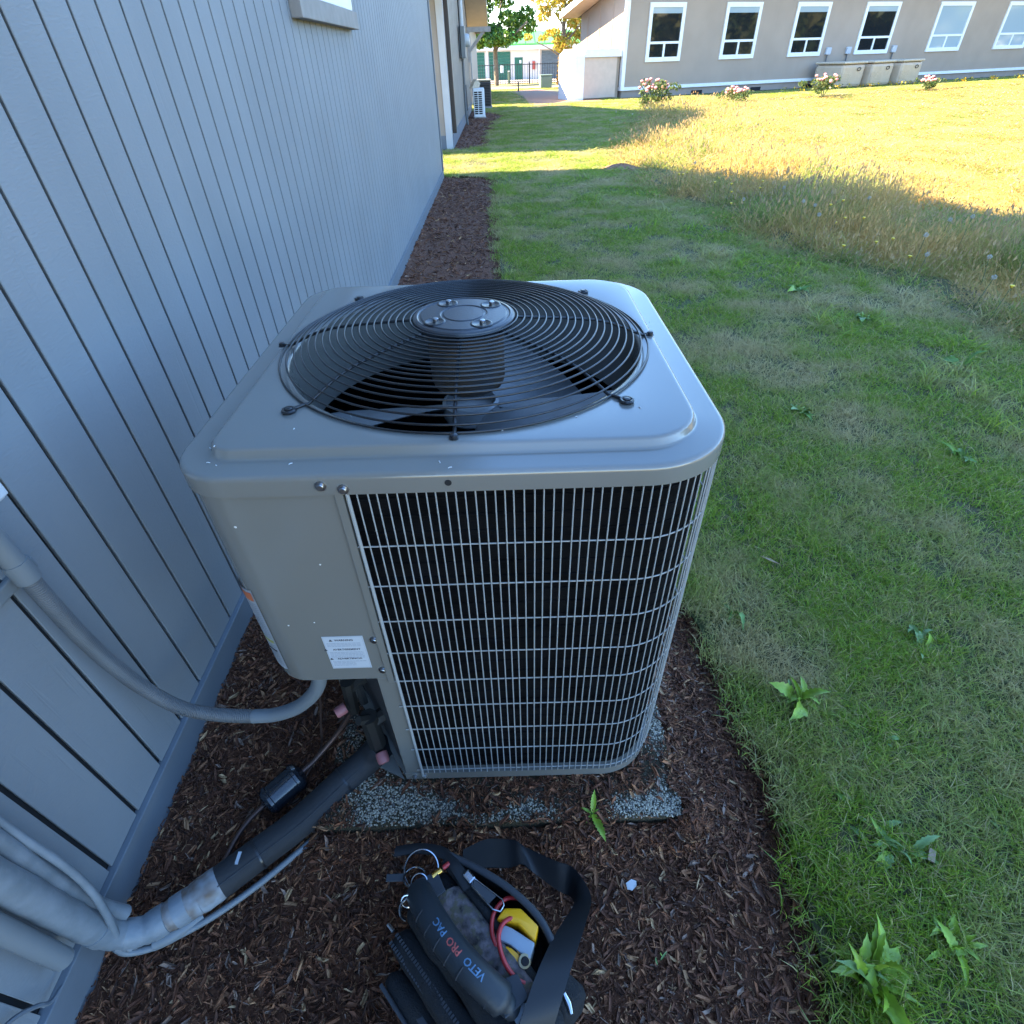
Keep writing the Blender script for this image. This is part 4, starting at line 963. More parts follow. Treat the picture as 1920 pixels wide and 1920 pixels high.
MB().tube(bez([(0.078, 0.281, 0.055), (0.068, 0.288, 0.09), (0.071, 0.304, 0.15), (0.068, 0.322, 0.22), (0.058, 0.334, 0.30), (0.035, 0.345, 0.44), (0.028, 0.36, 0.7), (0.028, 0.38, 1.2)], 8), 0.0062, 8).build('control_cable', M['painted_wrap'], ls, smooth=60)
MB().tube(bez([(0.17, 0.337, 0.024), (0.135, 0.306, 0.034), (0.105, 0.292, 0.036)], 6), 0.013, 8).build('drip_strip', M['conduit_painted'], ls, smooth=60)
fs_ = bez([(0.478, 0.622, 0.10), (0.445, 0.608, 0.065), (0.388, 0.562, 0.048), (0.318, 0.486, 0.046), (0.245, 0.424, 0.047), (0.192, 0.378, 0.05)], 8)
MB().tube([p + Vector((0.014, -0.012, 0.0262)) for p in fs_[8:]], 0.0011, 5).build('seam', M['grey_nylon'], ls, smooth=60)
for i_ in (15, 31):
    p, q_ = fs_[i_], fs_[i_ + 1]; d_ = (q_ - p).normalized()
    MB().lathe([(0.0318, -0.002), (0.0328, -0.002), (0.0328, 0.002), (0.0318, 0.002)], tuple(p), 24, tuple(d_)).build('cable_tie', M['black_wire'], ls, smooth=40)
for i_ in (6, 13, 22, 34):
    p, q_ = pw[i_], pw[i_ + 1]; d_ = (q_ - p).normalized(); r_ = 0.0312 - 0.0003 * i_ if i_ < 16 else 0.0245
    MB().lathe([(r_ - .0015, -0.012), (r_, -0.0115), (r_ + .0004, 0.0), (r_, 0.0115), (r_ - .0015, 0.012)], tuple(p), 22, tuple((d_ + Vector((0.06, 0.03, -0.05))))).build('tape_turn', M['painted_wrap'], ls, smooth=50)
MB().box(0.226, 0.232, 0.402, 0.424, 0.0772, 0.0792).build('paint_smear', M['white_label'], ls)
stb = thing('painted_conduit', 'short capped painted pipe on the wall beside the insulated pipe', 'pipe', (0, 0, 0))
MB().tube([(0.032, 0.247, 0.155), (0.032, 0.247, 1.2)], 0.0160, 14).build('pipe', M['conduit_painted'], stb, smooth=60)
ccr = thing('cable_loop', 'painted cable bending along the foot of the near wall', 'cable', (0, 0, 0))
MB().tube(bez([(0.018, 0.10, 0.24), (0.018, 0.165, 0.19), (0.02, 0.190, 0.150), (0.022, 0.200, 0.122), (0.022, 0.222, 0.112)], 8), 0.0035, 6).build('cable', M['skirt'], ccr, smooth=60)
fd = thing('filter_drier', 'glossy black refrigerant filter drier lying on the mulch with copper tubes', 'filter', (0, 0, 0))
dA, dB = Vector((0.300, 0.590, 0.055)), Vector((0.232, 0.524, 0.045)); ax = (dB - dA)
ln = ax.length
MB().lathe([(0.0, -.002), (0.012, 0.0), (0.028, 0.007), (0.0325, 0.014), (0.0325, 0.020), (0.0305, 0.0215), (0.0305, ln - .0215), (0.0325, ln - .020), (0.0325, ln - .014), (0.028, ln - .007), (0.012, ln), (0, ln + .002)], tuple(dA), 28, tuple(ax)).build('canister', M['drier'], fd, smooth=30)
MB().tube(bez([tuple(dA), (0.325, 0.614, 0.062), (0.375, 0.655, 0.10), (0.415, 0.67, 0.16)], 6), 0.0055, 8).build('copper_tube', M['copper'], fd, smooth=60)
MB().tube(bez([tuple(dB), (0.205, 0.498, 0.035), (0.187, 0.468, 0.026), (0.178, 0.435, 0.022), (0.174, 0.40, 0.03)], 6), 0.0055, 8).build('copper_tube', M['copper'], fd, smooth=60)

# ------------------------------------------------------------------ tool bag
bag = thing('tool_bag', 'black canvas tool bag with camouflage strip, rubber handle and shoulder strap', 'bag', (0, 0, 0))
O2 = Vector((0.709, 0.255)); A2 = Vector((0.69, -0.724)).normalized(); B2 = Vector((-0.724, -0.69)).normalized()
def BF(a, b, z): return (O2.x + A2.x * a + B2.x * b, O2.y + A2.y * a + B2.y * b, z)
def camo():
    m = ground_mat('camouflage_cloth', (0.17, 0.135, 0.14), (0.02, 0.017, 0.016), (0.10, 0.085, 0.055), 60, 90, 0.3, 300)
    return m
M['camo'] = camo()
from mathutils import noise as mnoise
def soften(o, amp=0.006, scale=22.0, cuts=3):
    bm = bmesh.new(); bm.from_mesh(o.data)
    for _ in range(cuts): bmesh.ops.subdivide_edges(bm, edges=[e for e in bm.edges if e.calc_length() > 0.012], cuts=1, use_grid_fill=True)
    bm.normal_update()
    for v in bm.verts:
        n1 = mnoise.noise(v.co * scale); n2 = mnoise.noise(v.co * scale * 2.6 + Vector((5, 3, 1)))
        if v.co.z > 0.02: v.co += v.normal * (amp * n1 + amp * 0.4 * n2 - amp * 0.3)
    bm.to_mesh(o.data); bm.free(); o.data.shade_smooth(); return o
def sback(a0, a1, b0, b1, z0, z1, nm, m, parent=bag, bev=0.016): return soften(MB().box(a0, a1, b0, b1, z0, z1, BF).build(nm, m, parent, bevel=bev))
sback(-0.115, 0.17, -0.020, 0.072, 0.004, 0.185, 'body', M['canvas'])
sback(-0.105, 0.165, -0.078, -0.021, 0.004, 0.105, 'body', M['canvas'])
# camouflage strip over the top ridge
mb = MB(); P = []
for i in range(15):
    a = -0.088 + 0.19 * i / 14; row = []
    for j, (b, z) in enumerate(((0.030, 0.186), (0.016, 0.193), (0.0, 0.1965), (-0.012, 0.1945), (-0.021, 0.185))):
        row.append(BF(a + 0.004 * j, b, z + 0.002 * math.sin(i * 1.1 + j)))
    P.append(row)
mb.grid(P).build('camouflage_panel', M['camo'], bag, smooth=80)
# open pocket: front edge strip, bulging back lip, dark inside
fr = [BF(-0.118 + 0.235 * t, -0.024 - 0.004 * math.sin(math.pi * t) + 0.006 * t, 0.194 - 0.012 * t) for t in np.linspace(0, 1, 16)]
MB().tube(fr, 0.0075, 8).build('zipper_edge', M['canvas'], bag, smooth=60)
lip = bez([BF(-0.118, -0.036, 0.195), BF(-0.06, -0.058, 0.200), BF(0.0, -0.074, 0.202), BF(0.06, -0.078, 0.198), BF(0.112, -0.060, 0.19), BF(0.135, -0.03, 0.186)], 6)
mb = MB(); mb.grid([[tuple(Vector(p) + Vector((0, 0, -0.19 + 0.0))) for p in lip], [tuple(Vector(p) * 1.0 + Vector((0, 0, -0.08))) for p in lip], [tuple(p) for p in lip]])
mb.build('pocket_back', M['canvas'], bag, smooth=80)
MB().tube(lip, 0.006, 8).build('zipper_edge', M['grey_nylon'], bag, smooth=60)
# zipper pull
zp = MB(); zc = [(-0.058, -0.040, 0.209), (-0.052, -0.030, 0.210), (-0.004, -0.033, 0.205), (0.006, -0.040, 0.203), (0.004, -0.050, 0.202), (-0.004, -0.054, 0.203)]
pl_ = zp.tube([BF(*p) for p in zc], 0.0016, 6, closed=True).build('zipper_pull', M['chrome'], bag, smooth=60)
MB().prism([BF(-0.056, -0.040, 0.2085), BF(-0.050, -0.031, 0.2095), BF(-0.014, -0.034, 0.2058), BF(-0.014, -0.050, 0.2040)], (0, 0, 0.0008)).build('pull_plate', M['grey_nylon'], pl_)
MB().box(-0.075, -0.055, -0.043, -0.029, 0.203, 0.213, BF).build('zipper_slider', M['chrome'], pl_, bevel=0.003)
# rubber handle
hd = bez([BF(-0.122, 0.030, 0.172), BF(-0.108, 0.036, 0.196), BF(-0.085, 0.041, 0.212), BF(-0.045, 0.046, 0.222), BF(0.0, 0.047, 0.225), BF(0.045, 0.042, 0.222), BF(0.085, 0.034, 0.208), BF(0.102, 0.028, 0.190)], 6)
hn = MB().tube(hd, [0.013] * 6 + [0.0225] * (len(hd) - 12) + [0.015] * 6, 16).build('handle', M['rubber'], bag, smooth=60)
for k in range(7):
    a = -0.075 + 0.025 * k
    zc_ = 0.222 - 0.0035 * abs(k - 3) * 0.9; bc_ = 0.045 - 0.002 * abs(k - 3) * .5
    i_ = min(range(len(hd)), key=lambda i: abs((Vector((hd[i].x, hd[i].y)) - O2).dot(A2) - a)); bc_ = (Vector((hd[i_].x, hd[i_].y)) - O2).dot(B2); zc_ = hd[i_].z
    MB().tube([BF(a, bc_ + 0.0228 * math.sin(t), zc_ + 0.0228 * math.cos(t)) for t in np.linspace(0.3, 1.5, 7)], 0.0010, 5).build('grip_rib', M['grey_nylon'], hn, smooth=60)
upv = Vector(BF(0, 1, 0)) - Vector(BF(0, 0, 0)); rt = Vector(BF(-1, 0, 0)) - Vector(BF(0, 0, 0))
HA = [(Vector((p.x, p.y)) - O2).dot(A2) for p in hd]; HB = [(Vector((p.x, p.y)) - O2).dot(B2) for p in hd]; HZ = [p.z for p in hd]
def on_handle(a, dz=0.0): return BF(a, 0.026, 0.2425 - 0.0035 * (abs(a) / 0.045) ** 2 + dz)
for word, a, m in (('VETO', 0.056, M['blue_print']), ('PRO', 0.011, M['red_print']), ('PAC', -0.023, M['blue_print'])):
    nx, tw = on_handle(a), on_handle(a - 0.035)
    to = text('lettering', word, m, hn, 0.0142, (nx[0], nx[1], 0.25), rt, upv, 'LEFT', 0.0004)
    mw = to.matrix_basis.copy()
    for v_ in to.data.vertices:
        p_ = mw @ v_.co; d_ = Vector((p_.x, p_.y)) - O2; a_, b_ = d_.dot(A2), d_.dot(B2)
        hb = float(np.interp(a_, HA, HB)); hz2 = float(np.interp(a_, HA, HZ))
        t_ = max(-0.95, min(0.95, (b_ - 0.036 + 0.004) / 0.0225))
        bb = hb + 0.0235 * t_
        z_ = hz2 + 0.0235 * math.sqrt(max(0, 1 - t_ * t_)) + v_.co.z
        q_ = BF(a_, bb, z_); v_.co = Vector(q_)
    to.matrix_basis = Matrix.Identity(4)
# tape loops holding the handle
for sgn, a in ((-1, -0.098), (1, 0.092)):
    MB().prism([BF(a - .03, 0.03, 0.200), BF(a - .012, -0.004, 0.203), BF(a + .02, 0.004, 0.203), BF(a + .012, 0.045, 0.206)], (0, 0, 0.004)).build('handle_patch', M['grey_nylon'], bag, bevel=0.0012)
MB().lathe([(0.014, 0), (0.014, 0.006), (0.008, 0.009), (0, 0.0095)], BF(0.118, 0.022, 0.186), 14).build('rivet', M['grey_plastic'], bag, smooth=40)
# outer pockets on the side that faces the wall corner
sback(-0.105, 0.17, 0.0725, 0.112, 0.004, 0.160, 'zip_pocket', M['canvas'])
sback(-0.085, 0.17, 0.1125, 0.150, 0.004, 0.115, 'front_pocket', M['canvas'])
for (a0, a1, b, z) in ((-0.10, 0.165, 0.095, 0.162), (-0.10, 0.165, 0.108, 0.1575)):
    P = [BF(a, b, z) for a in np.linspace(a0, a1, 50)]
    zz = MB()
    for i, p in enumerate(P):
        zz.box(-0.0016, 0.0016, -0.003, 0.003, -0.0008, 0.0014, lambda x, y, z, p=p: (p[0] + A2.x * x + B2.x * y, p[1] + A2.y * x + B2.y * y, p[2] + z))
    tag(zz.build('zipper_teeth', M['grey_nylon'], bag), kind='stuff')
MB().box(-0.02, 0.165, 0.126, 0.136, 0.1155, 0.118, BF).build('reflective_tape', M['grey_nylon'], bag, bevel=0.001)
MB().tube([BF(a, 0.151, 0.112) for a in np.linspace(-0.08, 0.165, 8)], 0.0035, 6).build('piping', M['grey_nylon'], bag, smooth=60)
lg = MB().tube([BF(0.055 + 0.013 * math.cos(t), 0.1445 + 0.0075 * math.sin(t), 0.1175) for t in np.linspace(0, 2 * math.pi, 25)[:-1]], 0.0018, 6, closed=True).build('oval_logo', M['blue_print'], bag, smooth=60)
MB().prism([BF(0.028, 0.136, 0.1165), BF(0.040, 0.142, 0.1165), BF(0.037, 0.149, 0.1165), BF(0.031, 0.146, 0.1165)], (0, 0, 0.0012)).build('logo_slash', M['red_print'], lg)
# shoulder strap: ribbed webbing given by its two edges
E1 = [(0.676, 0.378, 0.182), (0.715, 0.405, 0.150), (0.752, 0.418, 0.110), (0.770, 0.415, 0.110), (0.790, 0.400, 0.115), (0.840, 0.375, 0.120), (0.868, 0.366, 0.118), (0.885, 0.345, 0.125), (0.897, 0.312, 0.138), (0.880, 0.268, 0.180), (0.862, 0.230, 0.205), (0.845, 0.196, 0.212), (0.826, 0.158, 0.205), (0.808, 0.122, 0.17)]
E2 = [(0.678, 0.345, 0.192), (0.718, 0.352, 0.172), (0.755, 0.358, 0.150), (0.780, 0.366, 0.140), (0.798, 0.366, 0.098), (0.842, 0.340, 0.082), (0.862, 0.330, 0.085), (0.868, 0.315, 0.110), (0.862, 0.296, 0.140), (0.832, 0.254, 0.188), (0.806, 0.214, 0.212), (0.786, 0.178, 0.216), (0.768, 0.142, 0.208), (0.750, 0.108, 0.17)]
e1 = bez(E1, 22); e2 = bez(E2, 22)
rows_ = []
for i, (p, q_) in enumerate(zip(e1, e2)):
    rows_.append([p.lerp(q_, t) for t in np.linspace(0, 1, 9)])
mb = MB(); mb.grid(rows_)
nrm_rows = []
top = []
for i, row in enumerate(rows_):
    nx_ = rows_[min(i + 1, len(rows_) - 1)]; pv = rows_[max(i - 1, 0)]
    nrm_ = (Vector(nx_[4]) - Vector(pv[4])).cross(Vector(row[8]) - Vector(row[0])).normalized()
    top.append([p + nrm_ * (0.0016 + (0.0009 if i % 3 == 0 else 0.0)) for p in row])
mb.grid(top)
strap = mb.build('shoulder_strap', M['webbing'], bag, smooth=18)
# loop of webbing at the far end, with rings and clip
mb = MB(); l1 = bez([(0.556, 0.385, 0.188), (0.60, 0.388, 0.19), (0.645, 0.378, 0.195), (0.672, 0.352, 0.203), (0.70, 0.318, 0.2)], 6); l2 = bez([(0.556, 0.368, 0.190), (0.60, 0.370, 0.194), (0.64, 0.360, 0.199), (0.658, 0.340, 0.205), (0.682, 0.308, 0.203)], 6)
mb.grid([[p, p.lerp(q_, .5) + Vector((0, 0, .004)), q_] for p, q_ in zip(l1, l2)]); mb.grid([[p - Vector((0, 0, .003)), q_ - Vector((0, 0, .003))] for p, q_ in zip(l1, l2)]); mb.build('webbing_loop', M['webbing'], bag, smooth=60)
ky = thing('key_ring', 'chrome split ring with clip, brass piece and dark tab at the bag corner', 'key ring', (0, 0, 0))
def ring(c, r, w, tilt, m, parent=ky, nm='ring'):
    u = Vector((1, 0, 0)); v = Vector((0, math.cos(tilt), math.sin(tilt)))
    return MB().tube([Vector(c) + (u * math.cos(t) + v * math.sin(t)) * r for t in np.linspace(0, 2 * math.pi, 33)[:-1]], w, 6, closed=True).build(nm, m, parent, smooth=60)
ring((0.607, 0.345, 0.195), 0.029, 0.0017, 0.35, M['chrome']); ring((0.597, 0.333, 0.197), 0.0185, 0.0016, -0.4, M['chrome'], nm='small_ring'); ring((0.607, 0.322, 0.203), 0.0135, 0.0014, 0.3, M['chrome'], nm='small_ring')
MB().tube([(0.594, 0.303, 0.205), (0.610, 0.322, 0.204)], 0.0042, 8).build('swivel_clip', M['chrome'], ky, smooth=60)
ring((0.590, 0.297, 0.204), 0.0095, 0.0016, 0.8, M['chrome'], nm='small_ring')
MB().tube(bez([(0.590, 0.302, 0.203), (0.580, 0.292, 0.203), (0.581, 0.278, 0.200), (0.589, 0.272, 0.196)], 5), 0.0026, 6).build('clip_hook', M['chrome'], ky, smooth=60)
MB().tube([(0.628, 0.331, 0.203), (0.642, 0.3405, 0.203)], 0.0052, 10).build('brass_fitting', M['brass'], ky, smooth=50)
MB().tube([(0.617, 0.324, 0.203), (0.628, 0.331, 0.203)], 0.0018, 6).build('clip_pin', M['chrome'], ky, smooth=50)
MB().tube([(0.645, 0.343, 0.203), (0.655, 0.350, 0.203)], 0.004, 8).build('red_sleeve', M['red'], ky, smooth=50)
MB().box(0.548, 0.580, 0.328, 0.340, 0.192, 0.196).build('dark_tab', M['grey_nylon'], ky, bevel=0.0015)
for k, (x, y, z) in enumerate(((0.565, 0.258, 0.20),)):
    MB().tube([(0.562, 0.268, 0.198), (0.572, 0.258, 0.199)], 0.003, 6).build('hook_tip', M['chrome'], ky, smooth=50)
# side release hardware on the right
hw = MB().tube([(0.836, 0.182, 0.165), (0.842, 0.172, 0.16), (0.846, 0.160, 0.155)], [0.004, 0.006, 0.004], 8).build('strap_snap', M['chrome'], bag, smooth=50)
MB().box(0.060, 0.115, -0.088, -0.079, 0.06, 0.15, BF).build('side_tab', M['grey_nylon'], bag, bevel=0.002)
rg = MB().tube([(0.822 + 0.010 * math.cos(t), 0.140 + 0.012 * math.sin(t), 0.15) for t in np.linspace(0, 2 * math.pi, 21)[:-1]], 0.0014, 6, closed=True).build('d_ring', M['chrome'], bag, smooth=50)
# yellow clamp meter with red leads in the open pocket
cm = thing('clamp_meter', 'yellow and grey clamp meter with red leads tucked in the bag pocket', 'meter', (0, 0, 0))
def WM(x, y, z): return (x, y, z)
MB().prism([(0.735, 0.268, 0.150), (0.748, 0.284, 0.150), (0.775, 0.283, 0.150), (0.803, 0.258, 0.150), (0.796, 0.238, 0.150), (0.770, 0.262, 0.150), (0.752, 0.266, 0.150)], (0, 0, 0.052)).build('jaw', M['yellow'], cm, bevel=0.004, smooth=40)
MB().prism([(0.733, 0.246, 0.150), (0.741, 0.265, 0.150), (0.760, 0.258, 0.150), (0.796, 0.238, 0.150), (0.786, 0.216, 0.150), (0.758, 0.236, 0.150)], (0, 0, 0.047)).build('body', M['grey_plastic'], cm, bevel=0.003, smooth=40)
MB().box(0.744, 0.772, 0.213, 0.236, 0.150, 0.192).build('base_grip', M['yellow'], cm, bevel=0.003, smooth=40)
MB().lathe([(0.0095, 0), (0.0095, 0.006), (0.0055, 0.007), (0, 0.0072)], (0.777, 0.217, 0.191), 18, (0.3, -0.3, 1)).build('dial', M['cream'], cm, smooth=40)
MB().lathe([(0.0062, 0), (0.0058, 0.004), (0, 0.0043)], (0.779, 0.215, 0.198), 14, (0.3, -0.3, 1)).build('jack', M['dark'], cm, smooth=40)
MB().tube(bez([(0.792, 0.287, 0.150), (0.775, 0.301, 0.175), (0.750, 0.298, 0.192), (0.731, 0.277, 0.197), (0.729, 0.250, 0.195), (0.742, 0.226, 0.185), (0.755, 0.222, 0.160)], 7), 0.0034, 8).build('lead', M['red'], cm, smooth=60)
MB().tube(bez([(0.785, 0.255, 0.178), (0.768, 0.270, 0.195), (0.748, 0.264, 0.203), (0.739, 0.244, 0.203), (0.747, 0.216, 0.200), (0.764, 0.196, 0.196), (0.778, 0.190, 0.192)], 7), 0.0036, 8).build('lead', M['red'], cm, smooth=60)

# ------------------------------------------------------------------ weeds
def leaf_mesh(name, L, Wd, m, teeth=6, droop=0.35, seed=0):
    g = random.Random(seed); mb = MB(); P = []
    n = teeth * 2 + 2
    for i in range(n + 1):
        t = i / n; w = Wd * (0.25 + 0.75 * math.sin(math.pi * min(1, t ** 0.8)) ) * (1.0 if i % 2 == 0 else 0.72) * (1 - 0.6 * max(0, t - 0.75) / .25) if 0 < i < n else Wd * (0.12 if i == 0 else 0.03)
        z = math.sin(t * 1.6) * L * 0.28 - droop * L * t * t * 0.6
        P.append([(L * t, -w, z + w * 0.35), (L * t, -w * .45, z + w * .1), (L * t, 0, z), (L * t, w * .45, z + w * .1), (L * t, w, z + w * 0.35)])
    return mb.grid(P).mesh(name, m, smooth=60)
LM = {k: [leaf_mesh('leaf', 1.0, (0.12, 0.15, 0.18)[i], M[k], (7, 5, 4)[i], d, i) for i, d in enumerate((0.25, 0.5, 0.8))] for k in ('weed', 'weed_bright', 'weed_pale')}
def rosette(x, y, r, label, n=11, kind='weed', up=0.5, name='dandelion_weed', z=0.012, group='broad-leaved weeds in the lawn'):
    t = thing(name, label, 'weed', (x, y, z), random.uniform(0, 6), group)
    for k in range(n):
        a = k * 2.399 + random.uniform(-.3, .3); s = r * {'weed': 0.75, 'weed_bright': 0.95, 'weed_pale': 0.72}[kind] * random.choice((0.4, 0.55, 0.7, 0.85, 1.1)) * random.uniform(.85, 1.1)
        link('leaf', random.choice(LM[kind] if random.random() < 0.72 else LM[random.choice(('weed', 'weed_pale', 'weed_bright'))]), t, (random.gauss(0, r * .16), random.gauss(0, r * .16), 0.002 * (k % 3)), (random.uniform(-.7, .7), -random.uniform(-0.1, up), a + random.gauss(0, .5)), (s, s * random.uniform(.7, 1.5), s * random.uniform(.5, 2.2)))
    return t
rosette(1.366, 0.205, 0.085, 'large bright weed clump at the mulch edge, nearest the camera', 40, 'weed_bright', 1.1)
rosette(1.545, 0.255, 0.055, 'smaller bright weed clump right of the large bright one', 22, 'weed_bright', 0.9)
rosette(1.521, 0.42, 0.085, 'flat grey-green weed rosette in the lawn beside a wood chip', 24, 'weed_pale', 0.45)
rosette(1.465, 0.515, 0.045, 'small weed rosette above the flat grey-green one', 9, 'weed_pale', 0.6)
rosette(1.48, 0.745, 0.075, 'yellow-green weed rosette level with the concrete pad corner', 24, 'weed_bright', 0.7)
rosette(1.40, 1.02, 0.075, 'weed rosette on the lawn edge where the condenser hides the mulch', 11, 'weed', 0.6)
rosette(1.876, 0.906, 0.075, 'pale weed rosette in the thin straw-coloured lawn', 9, 'weed_pale', 0.5)
rosette(1.64, 0.63, 0.04, 'tiny pale weed in the lawn right of the yellow-green rosette', 6, 'weed_pale', 0.5)
rosette(1.77, 0.44, 0.045, 'pale weed near the bottom right lawn', 7, 'weed_pale', 0.5)
rosette(2.08, 2.16, 0.10, 'dark weed rosette in the lawn right of the condenser lid', 12, 'weed', 0.5)
rosette(2.9, 3.2, 0.13, 'broad weed rosette by the rough patch of lawn', 12, 'weed_pale', 0.6)
rosette(2.55, 1.75, 0.10, 'weed rosette out in the green lawn', 12, 'weed', 0.6)
rosette(3.05, 2.55, 0.13, 'spreading weed at the foot of the tall grass', 14, 'weed', 0.6)
rosette(2.75, 3.75, 0.14, 'weed cluster on the dark lawn patch', 16, 'weed', 0.7)
rosette(1.016, 0.246, 0.024, 'torn pale green leaf pair lying on the mulch', 3, 'weed_pale', 0.2, name='fallen_leaf', z=0.014, group='leaf bits on the mulch')
rosette(1.114, 0.466, 0.016, 'tiny green leaf bits on the mulch by the pad corner', 4, 'weed_pale', 0.5, name='fallen_leaf', z=0.016, group='leaf bits on the mulch')
sd = thing('weed_seedling', 'bright green seedling with toothed leaves at the front edge of the pad', 'weed', (0.925, 0.478, 0.01))
MB().tube([(0, 0, -0.01), (0.001, 0.002, 0.02), (0.003, 0.004, 0.046)], 0.0018, 6).build('stem', M['stem'], sd, smooth=60)
for a, s, tl, z in ((78, 0.044, 0.5, 0.046), (-72, 0.060, 0.0, 0.044), (155, 0.026, 0.2, 0.04), (-130, 0.024, 0.0, 0.04), (20, 0.016, 0.3, 0.043)):
    link('leaf', LM['weed_bright'][0], sd, (0.003, 0.004, z), (0, -tl, R(a)), (s, s * 1.25, s))
scp = thing('paper_scrap', 'white chip of paint or plastic lying on the mulch', 'scrap', (0.99, 0.364, 0.016), 0.4)
MB().prism([(-0.011, -0.004, 0), (-0.004, -0.010, 0.002), (0.007, -0.007, 0.003), (0.012, 0.0, 0.002), (0.005, 0.007, 0.001), (-0.008, 0.006, 0)], (0, 0, 0.0015)).build('chip', M['white_bit'], scp)
wc = thing('wood_chip', 'square pale wood chip lying in the lawn beside the flat weed', 'wood chip', (1.588, 0.392, 0.028), 0.9)
MB().box(-0.013, 0.013, -0.006, 0.006, -0.002, 0.002).build('chip', M['chip_pale'], wc, bevel=0.001)
wc2 = thing('wood_chip', 'thin brown bark sliver on the lawn right of the wire guard', 'wood chip', (1.585, 1.22, 0.03), -0.7)
MB().prism([(-0.03, 0, 0), (0, -0.004, 0), (0.03, 0, 0), (0, 0.004, 0.001)], (0, 0, 0.003)).build('sliver', M['chip_pale'], wc2)
# molehill
mh = MB(); rows_m = []
for i in range(9):
    r = 0.36 * i / 8
    rows_m.append([(r * math.cos(a) * 1.25 * (1 + .08 * math.sin(3 * a)), r * math.sin(a), 0.085 * math.exp(-(r / 0.2) ** 2) + 0.012 * math.sin(7 * a + 9 * r) * (r < .3)) for a in np.linspace(0, 2 * math.pi, 33)[:-1]])
mo = mh.loops(rows_m, False, False).build('soil_mound', M['soil'], None, smooth=80)
mo.location = (2.50, 9.1, -0.01); tag(mo, 'reddish molehill of bare soil at the shadow edge by the tall grass', 'soil mound')
# dandelion clocks and flowers
def dandelion(x, y, h, seed):
    clock = seed
    t = thing('dandelion_clock' if clock else 'dandelion_flower', 'white dandelion seed head standing in the tall grass' if clock else 'yellow dandelion flower in the tall grass', 'dandelion', (x, y, 0), 0, 'dandelion seed heads' if clock else 'yellow dandelion flowers')
    dx, dy = random.uniform(-.03, .03), random.uniform(-.03, .03)
    MB().tube([(0, 0, -0.02), (dx * .4, dy * .4, h * .5), (dx, dy, h)], 0.0022, 5).build('stem', M['stem'], t)
    if clock:
        V_, F_, T_ = leaf_cloud(150, [(dx, dy, h + 0.008, 0.015)], 0.0034, [(0.6, 0.58, 0.54)], flat=1.0, seed=int(x * 1000) % 997)
        link('seed_head', np_mesh('seed_head', V_, F_, M['seedhead']), t)
    else:
        MB().lathe([(0.003, -0.010), (0.007, -0.002), (0.013, 0.003), (0.011, 0.006), (0, 0.008)], (dx, dy, h), 12).build('flower_head', M['dandelion'], t, smooth=40)
for x, y in ((3.31, 5.1), (3.42, 5.2), (3.57, 3.9), (3.49, 3.72), (4.05, 4.42), (4.2, 4.38), (4.0, 5.4), (3.2, 4.6), (3.0, 5.6), (3.62, 3.3), (3.9, 3.65), (3.55, 6.1), (3.0, 7.4), (3.0, 13.4), (3.6, 14.2), (3.4, 15.0), (4.4, 16.2), (3.9, 17.0)): dandelion(x, y, random.uniform(0.20, 0.3), True)
for k in range(26):
    y = random.uniform(2.6, 8.0); dandelion(float(mow(y)) + random.uniform(0.0, 0.9), y, random.uniform(0.14, 0.26), False)

